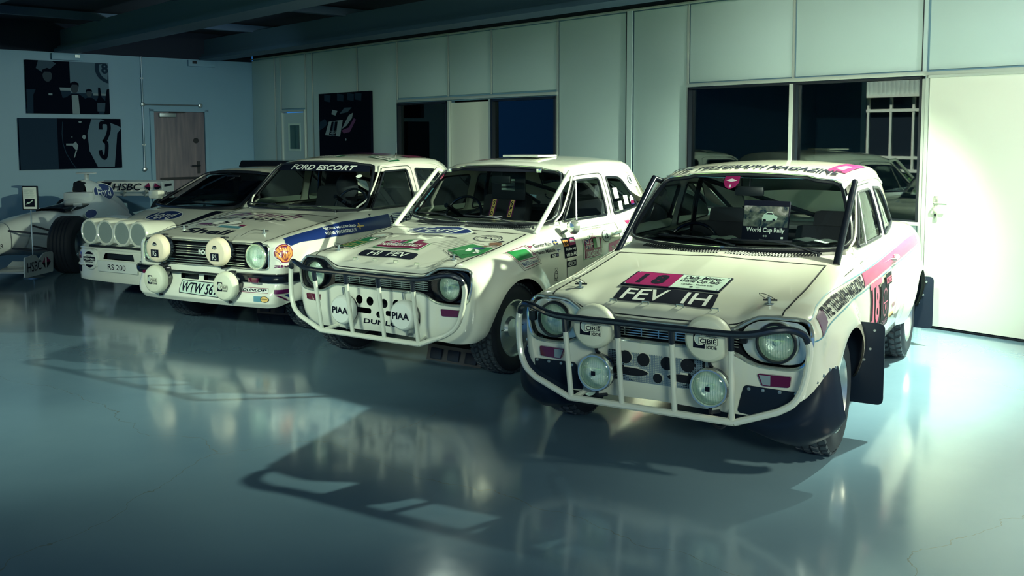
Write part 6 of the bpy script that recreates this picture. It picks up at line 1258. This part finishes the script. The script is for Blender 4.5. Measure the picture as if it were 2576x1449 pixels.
for s in (1, -1):
    b = MB(); b.grid(loft([tuple(list(p)) for p in spl([(1.35, .03, .12, .20, s*.60), (1.42, .17, .06, .48, s*.52), (1.8, .20, .05, .52, s*.50), (2.3, .18, .05, .46, s*.46), (2.8, .11, .05, .34, s*.36), (3.2, .04, .05, .2, s*.28)], 4)])); b.build('side_pod', pe, carE)
    b = MB(); b.box((s*.52, 1.37, .30), (.26, .02, .30), bev=.02); b.build('radiator_mouth', M['black'], carE)
    b = MB(); b.box((s*.50, -.66, .125), (.44, .34, .014), Matrix.Rotation(.10, 3, 'X'), bev=.004); b.box((s*.50, -.50, .155), (.44, .14, .010), Matrix.Rotation(.35, 3, 'X')); b.build('front_wing', pe, carE)
    ep = [(-.97, .075), (-.96, .285), (-.74, .295), (-.66, .235), (-.56, .285), (-.40, .295), (-.34, .275), (-.36, .065)]
    b = MB(); b.prism(rnd(ep, .02, 3), s*.715, s*.715 + .016*s, 'x'); o = b.build('wing_endplate', pe, carE)
    if s > 0:
        FF = Flat((.7325, -.93, .095), (0, .56, 0), (0, 0, .18)); P = Pr(FF, FF); P.t('HSBC', RQ(.02, .15, .55, .72), 'navy', .0); P.p([(.58, .50), (.70, .85), (.92, .50), (.70, .15)], 'white', None)
        P.p([(.58, .5), (.70, .85), (.70, .5)], 'maroon', None); P.p([(.58, .5), (.70, .15), (.70, .5)], 'navy', None); P.p([(.92, .5), (.76, .85), (.76, .5)], 'maroon', None); P.p([(.92, .5), (.76, .15), (.76, .5)], 'navy', None); P.done('endplate_print', o)
    for y, z0, z1, x0 in ((-.25, .50, .42, .14), (.18, .52, .44, .20), (-.20, .30, .24, .14), (.2, .28, .24, .20)): b = MB(); b.tube([(s*x0, y, z0), (s*.66, .02, z1)], .011, 6); b.build('wishbone', M['seal'], carE)
    b = MB(); b.lathe([(.17, 0), (.17, .05)], (s*.60, 0, .33), (s, 0, 0), 24); b.build('brake_drum', M['seal'], carE)
    b = MB(); b.prism(rnd([(.30, .18), (1.10, .14), (1.05, .50), (.55, .50)], .06), s*.46, s*.47, 'x'); b.build('barge_board', M['plastic'], carE)
    b = MB(); b.box((s*.30, 1.15, .70), (.11, .05, .05), bev=.015); b.tube([(s*.2, 1.15, .62), (s*.28, 1.15, .68)], .008, 6); b.build('mirror', pe, carE)
    for x, y, r, w_ in ((.77, 0, .325, .30), (.75, 3.05, .33, .38)):
        b = MB(); h_ = w_/2; b.lathe([(.17, h_ - .06), (.17, h_ - .01), (.20, h_), (r - .04, h_ - .005), (r - .012, h_ - .03), (r, h_ - .06)] + [(r - .010*(k % 2), h_ - .06 - (2*h_ - .12)*k/8) for k in range(1, 8)] + [(r, -h_ + .06), (r - .012, -h_ + .03), (r - .04, -h_ + .005), (.17, -h_)], (0, 0, 0), (s, 0, 0), 44, cap=False); o = b.build('wheel', M['rubber'], carE); o.location = (s*x, y, r)
        b = MB(); b.lathe([(.18, h_ - .015), (.165, h_ - .02), (.15, h_ - .12), (.04, h_ - .09), (.001, h_ - .085)], (0, 0, 0), (s, 0, 0), 28, cap=False); b.build('rim', M['steel'], o)
        if s > 0 and y == 0:
            V, F = glyphs('STONE', .01); an = -1.05 + V[:, 0]*.9; rr_ = .235 + V[:, 1]*.035; mesh('sidewall_lettering', np.stack([np.full(len(V), h_ + .001), -np.cos(an)*rr_*-1 if False else np.cos(PI*.62 - an)*rr_*-1, np.sin(PI*.62 - an)*rr_], -1), F, M['grey'], o)
RWg = empty('rear_wing', (0, 0, 0)); RWg.parent = carE
for z, ch, m_ in ((.80, .16, 'paintE'), (.875, .10, 'paintE'), (.70, .20, 'paintE')):
    b = MB(); b.box((0, 3.62, z), (1.02, ch, .014), Matrix.Rotation(.25, 3, 'X'), bev=.004); b.build('wing_plane', M[m_], RWg)
b = MB(); b.box((0, 3.55, .80), (1.0, .01, .145), Matrix.Rotation(.2, 3, 'X')); b.build('flap_face', M['white'], RWg, smooth=False)
for s in (1, -1): b = MB(); b.prism(rnd(RQ(3.42, .55, 3.88, .885), .02), s*.515, s*.515 + .012*s, 'x'); b.build('endplate', pe, RWg)
for x in (-.15, .2): b = MB(); b.box((x, 3.56, .70), (.012, .1, .10)); b.build('wing_pylon', M['steel'], RWg, smooth=False)
FF = Flat((-.49, 3.525, .730), (.98, 0, 0), (0, -.022, .140)); P = Pr(FF, FF); P.p([(.0, .0), (.09, .0), (.17, 1.0), (.0, 1.0)], 'navy', None); P.t('HSBC', RQ(.17, .12, .66, .88), 'navy', .01, .3)
for a in ([(.70, .5), (.78, .95), (.80, .5)], [(.70, .5), (.78, .05), (.80, .5)], [(.98, .5), (.88, .95), (.86, .5)], [(.98, .5), (.88, .05), (.86, .5)]): P.p(a, 'maroon' if a[1][1] > .5 else 'navy', None)
P.done('wing_print', RWg)
FF = Flat((.531, 3.46, .60), (0, .38, 0), (0, 0, .26)); P = Pr(FF, FF); P.t('Visteon', RQ(.05, .30, .95, .52), 'navy', .02); P.p(RQ(.08, .78, .85, .92), 'navy', None); P.done('wing_print', RWg)
class Lf:
    def __init__(s, x): s.x = x
    def normal(s, P): return np.broadcast_to(np.array([1., 0, 0]), P.shape)
def cover_map(y, z): return np.stack([.085 - .03*(np.asarray(y) - 1.9) + .42*(.93 - np.asarray(z)), y, z], -1)
Q = Lf(0); L = []
L.append(decal('a', Q, cover_map, circ((2.26, .795), .33, 36, .118), M['white'], None, .004, None)); L.append(decal('a', Q, cover_map, circ((2.26, .795), .31, 36, .108), M['blue'], None, .006, None)); L.append(text('a', 'Ford', Q, cover_map, RQ(2.03, .735, 2.49, .855), M['white'], None, .008, 0, .25)); joined('cover_emblem', L, carE, label='blue oval emblem on the side of the airbox')
L = []; pm_ = lambda y, z: np.stack([np.full(np.shape(y), .0) + .70 - .0*np.asarray(y), y, z], -1)
FF = Flat((.31, 1.30, .50), (0, .36, 0), (0, 0, .12)); P = Pr(FF, FF); oval_badge(P, RQ(0, 0, 1, 1)); P.done('cockpit_emblem', carE, 'small blue oval beside the cockpit')
FF = Flat((.150, -.80, .315), (.035, .36, 0), (0, 0, .060)); P = Pr(FF, FF); P.t('JAGUAR', RQ(0, 0, 1, 1), 'navy', .01); P.done('nose_lettering', carE)

# ---------------------------------------------------------------- loose things
def ramp(loc, rz, label):
    t = empty('wheel_ramp', loc, rz, label, 'ramp', 'black plastic ramps under the cars')
    b = MB(); b.prism([(-.14, .0), (.14, .0), (.11, .11), (-.11, .11)], -.24, .24, 'x'); b.build('block', M['plastic'], t, smooth=False)
    for k in range(3): b = MB(); b.box((-.155 + .155*k, -.132, .052), (.10, .012, .075), Matrix.Rotation(-.26, 3, 'X'), bev=.004); b.build('web_panel', M['flap'], t)
    return t
ramp((-.335, 6.60, 0), -.61, 'black ribbed plastic block on the floor under the nose of the HI FEV car')
ramp((-2.02, 8.45, 0), -.35, 'black ribbed plastic block on the floor under the nose of the blue-banded car')
t = empty('info_stand', (-5.40, 10.60, 0), -.03, 'small framed information sheet on a thin pole in front of the far left racing car', 'sign')
b = MB(); b.lathe([(.11, 0), (.11, .008), (.02, .014), (.012, .03)], (0, 0, 0), (0, 0, 1), 24); b.build('base', M['steel'], t); b = MB(); b.tube([(0, 0, .02), (0, 0, .78)], .007, 8); b.build('pole', M['alloy'], t)
b = MB(); b.box((0, 0, .898), (.182, .018, .272), bev=.012); pb = b.build('frame', M['seal'], t)
FF = Flat((-.077, -.0105, .776), (.154, 0, 0), (0, 0, .244)); P = Pr(FF, FF); P.p(rnd(RQ(0, 0, 1, 1), .04), 'white', None); P.p(RQ(.15, .10, .85, .46), 'navy', None); P.p([(.2, .20), (.45, .24), (.75, .38), (.70, .42), (.5, .32), (.3, .30)], 'pale', None)
for k in range(9): P.p(RQ(.08, .52 + k*.044, .40 + .1*(k % 3), .530 + k*.044), 'grey', None); P.p(RQ(.55, .52 + k*.044, .80 + .04*(k % 3), .530 + k*.044), 'grey', None)
P.done('info_sheet', pb)

# ---------------------------------------------------------------- pictures on the walls
for nm in (('pwall', (.12, .20, .26)), ('pdark', (.002, .005, .014)), ('pmid', (.018, .04, .07)), ('pskin', (.05, .07, .09)), ('plight', (.24, .32, .35)), ('pgrey', (.06, .10, .14))): M[nm[0]] = mat('print_' + nm[0], nm[1], .8, spec=.05)
def canvas(name, loc, rz, wd, h, label, dep=.04):
    t = empty(name, loc, rz, label, 'picture'); b = MB(); b.box((0, dep/2, h/2), (wd, dep, h), bev=.004); b.build('stretched_canvas', M['pdark'], t); return t
# frame: x to the right as seen, y into the wall, z up
def wall_sheet(wd, h): return Flat((-wd/2, -.002, 0), (wd, 0, 0), (0, 0, h))
LRZ = RA + PI/2      # local y points out through the left wall
def onleft(w0, w1, z): p = RW(CU + .042, -(w0+w1)/2, z); return p
t = canvas('wall_picture', onleft(2.42, 3.60, 1.928), LRZ, 1.18, .778, 'canvas of cheerful team members with a bottle, upper picture on the plaster wall')
FF = wall_sheet(1.18, .778); P = Pr(FF, FF); X = lambda u, v: (u, v)
P.p(RQ(0, 0, 1, 1), 'pmid', None); P.p(RQ(.52, .40, 1, 1), 'pwall', None); P.p(RQ(0, .45, .52, 1), 'pdark', None); P.p([(.15, 1), (.12, .85), (.22, .75), (.36, .95), (.30, 1)], 'pgrey', None); P.p(RQ(.30, .44, .62, .50), 'plight', None); P.p(RQ(.80, .36, .97, .40), 'plight', None)
rg = circ((1.03, .90), .20, 40, .30); P.p([p for p in rg if p[0] <= 1.0 and p[1] <= 1.0] + [(1.0, 1.0)], 'pmid', None); rg = circ((1.03, .90), .15, 40, .235); P.p([p for p in rg if p[0] <= 1.0 and p[1] <= 1.0] + [(1.0, 1.0)], 'pwall', None); P.t('8', RQ(.91, .79, .995, 1.0), 'pmid', .04)
def fig(x, s, hz, m1='pdark', m2='pskin', bib=False):
    P.p([(x - .155*s, 0), (x - .15*s, .25*s*1.2), (x - .11*s, hz - .19*s), (x - .04*s, hz - .12*s), (x + .05*s, hz - .12*s), (x + .12*s, hz - .20*s), (x + .16*s, .2*s), (x + .16*s, 0)], m1, None)
    P.p(circ((x, hz), .048*s, 20, .105*s), m2, None); P.p([(x - .052*s, hz + .01), (x - .05*s, hz + .09*s), (x, hz + .125*s), (x + .05*s, hz + .09*s), (x + .052*s, hz + .02), (x + .03*s, hz + .06*s), (x - .03*s, hz + .06*s)], m1, None)
    if bib: P.p([(x - .04*s, hz - .14*s), (x + .04*s, hz - .14*s), (x + .055*s, 0), (x - .035*s, 0)], 'plight', None)
fig(.25, 1.15, .72); P.p(RQ(.255, .345, .30, .38), 'plight', None); fig(.57, 1.0, .50, bib=True); fig(.745, .72, .40, 'pdark', 'pskin'); fig(.985, .55, .46) if False else None
P.p([(.835, .05), (.955, .05), (.950, .25), (.90, .33), (.885, .52), (.862, .52), (.860, .33), (.838, .26)], 'pdark', None); P.p(RQ(.842, .05, .950, .22), 'pgrey', None); P.p([(.93, 0), (1, 0), (1, .50), (.97, .48), (.955, .36)], 'pdark', None); P.done('canvas_print', t)
t = canvas('wall_picture', onleft(2.262, 3.725, 1.097), LRZ, 1.463, .760, 'dark canvas of a wheel beside a large number 3, lower picture on plaster wall')
FF = wall_sheet(1.463, .760); P = Pr(FF, FF); P.p(RQ(0, 0, 1, 1), 'pmid', None); P.p(RQ(.36, 0, 1, 1), 'pdark', None)
c_ = [p for p in circ((.60, .55), .245, 40, .70) if 0 <= p[1] <= 1]; P.p([(.37, .99), (.365, .8), (.37, .5), (.40, .3), (.45, .12), (.50, .0), (.75, 0), (.75, .99)], 'pdark', None); P.r([(.415, .93), (.405, .7), (.41, .5), (.44, .3), (.49, .12), (.53, .01)], .012, 'pmid')
P.p([(.70, .99), (.96, .99), (1.0, .8), (.93, .02), (.75, .02), (.67, .35), (.655, .7)], 'pwall', None); P.p([(.80, .99), (1, .99), (1, .83)], 'pdark', None); P.p([(.96, .70), (1, .80), (1, 0), (.92, 0)], 'pdark', None)
P.r([(x, y) for x, y in spl([(.79, .78), (.795, .90), (.83, .925), (.87, .90), (.875, .78), (.855, .65), (.83, .56), (.82, .55), (.845, .50), (.845, .38), (.835, .25), (.82, .20), (.79, .26), (.778, .36)], 5)], .055, 'pdark')
P.p([(.44, .50), (.51, .50), (.535, .54), (.56, .46), (.545, .36), (.52, .40), (.50, .46), (.44, .465)], 'plight', None); P.p([(.53, .36), (.545, .36), (.52, .22), (.51, .22)], 'plight', None); P.p(circ((.62, .63), .018, 16, .045), 'plight', None); P.p(circ((.50, .63), .006, 10, .012), 'plight', None); P.p(circ((.585, .93), .016, 12, .018), 'plight', None); P.done('canvas_print', t)
t = canvas('wall_picture', RW(-8.73, -.045, 1.10), RA, 1.42, 1.125, 'tall dark canvas of a striped racing car nose hanging on the panelled partition'); FF = wall_sheet(1.42, 1.125); P = Pr(FF, FF)
P.p(RQ(0, 0, 1, 1), 'pdark', None); P.p([(.0, .5), (.02, .62), (.12, .66), (.18, .60), (.12, .55), (.05, .52)], 'pmid', None); P.p([(.12, .44), (.20, .62), (.48, .64), (.42, .42)], 'plight', None); P.p([(.20, .44), (.26, .62), (.38, .62), (.34, .43)], 'pdark', None); P.p([(.25, .43), (.30, .62), (.33, .62), (.29, .43)], 'pgrey', None); P.t('GT40', [(.22, .455), (.33, .455), (.34, .50), (.23, .50)], 'plight', .02); drop(P); P.t('CBO 5', [(.22, .455), (.33, .455), (.34, .50), (.23, .50)], 'plight', .02)
P.p([(.46, .52), (.55, .56), (.66, .66), (.68, .73), (.60, .70), (.52, .60)], 'plight', None); P.p([(.26, .72), (.34, .70), (.38, .76), (.28, .78)], 'plight', None); P.p([(.42, .72), (.58, .74), (.66, .80), (.52, .80)], 'pgrey', None)
for x in (.12, .38, .58, .72): P.p([(x, .90), (x + .12, .88), (x + .13, .97), (x, .99)], 'pmid', None)
P.p([(.46, .50), (.60, .54), (.70, .66), (.74, .64), (.62, .48), (.50, .46)], 'purple', None); P.p(circ((.54, .38), .012, 10, .016), 'plight', None); P.done('canvas_print', t)
t = empty('picture_frame', RW(-7.05, .9, .95), RA, 'thin black picture frame standing inside the office behind the left window', 'picture frame'); b = MB()
for c, d in (((0, 0, .32), (.62, .03, .03)), ((0, 0, -.32), (.62, .03, .03)), ((-.30, 0, 0), (.03, .03, .66)), ((.30, 0, 0), (.03, .03, .66))): b.box(c, d)
b.V = [(v[0], v[1], v[2] + .33) for v in b.V]; b.build('frame', M['seal'], t, smooth=False); b = MB(); b.box((0, .01, .33), (.58, .01, .62)); b.build('picture_sheet', M['pgrey'], t, smooth=False)
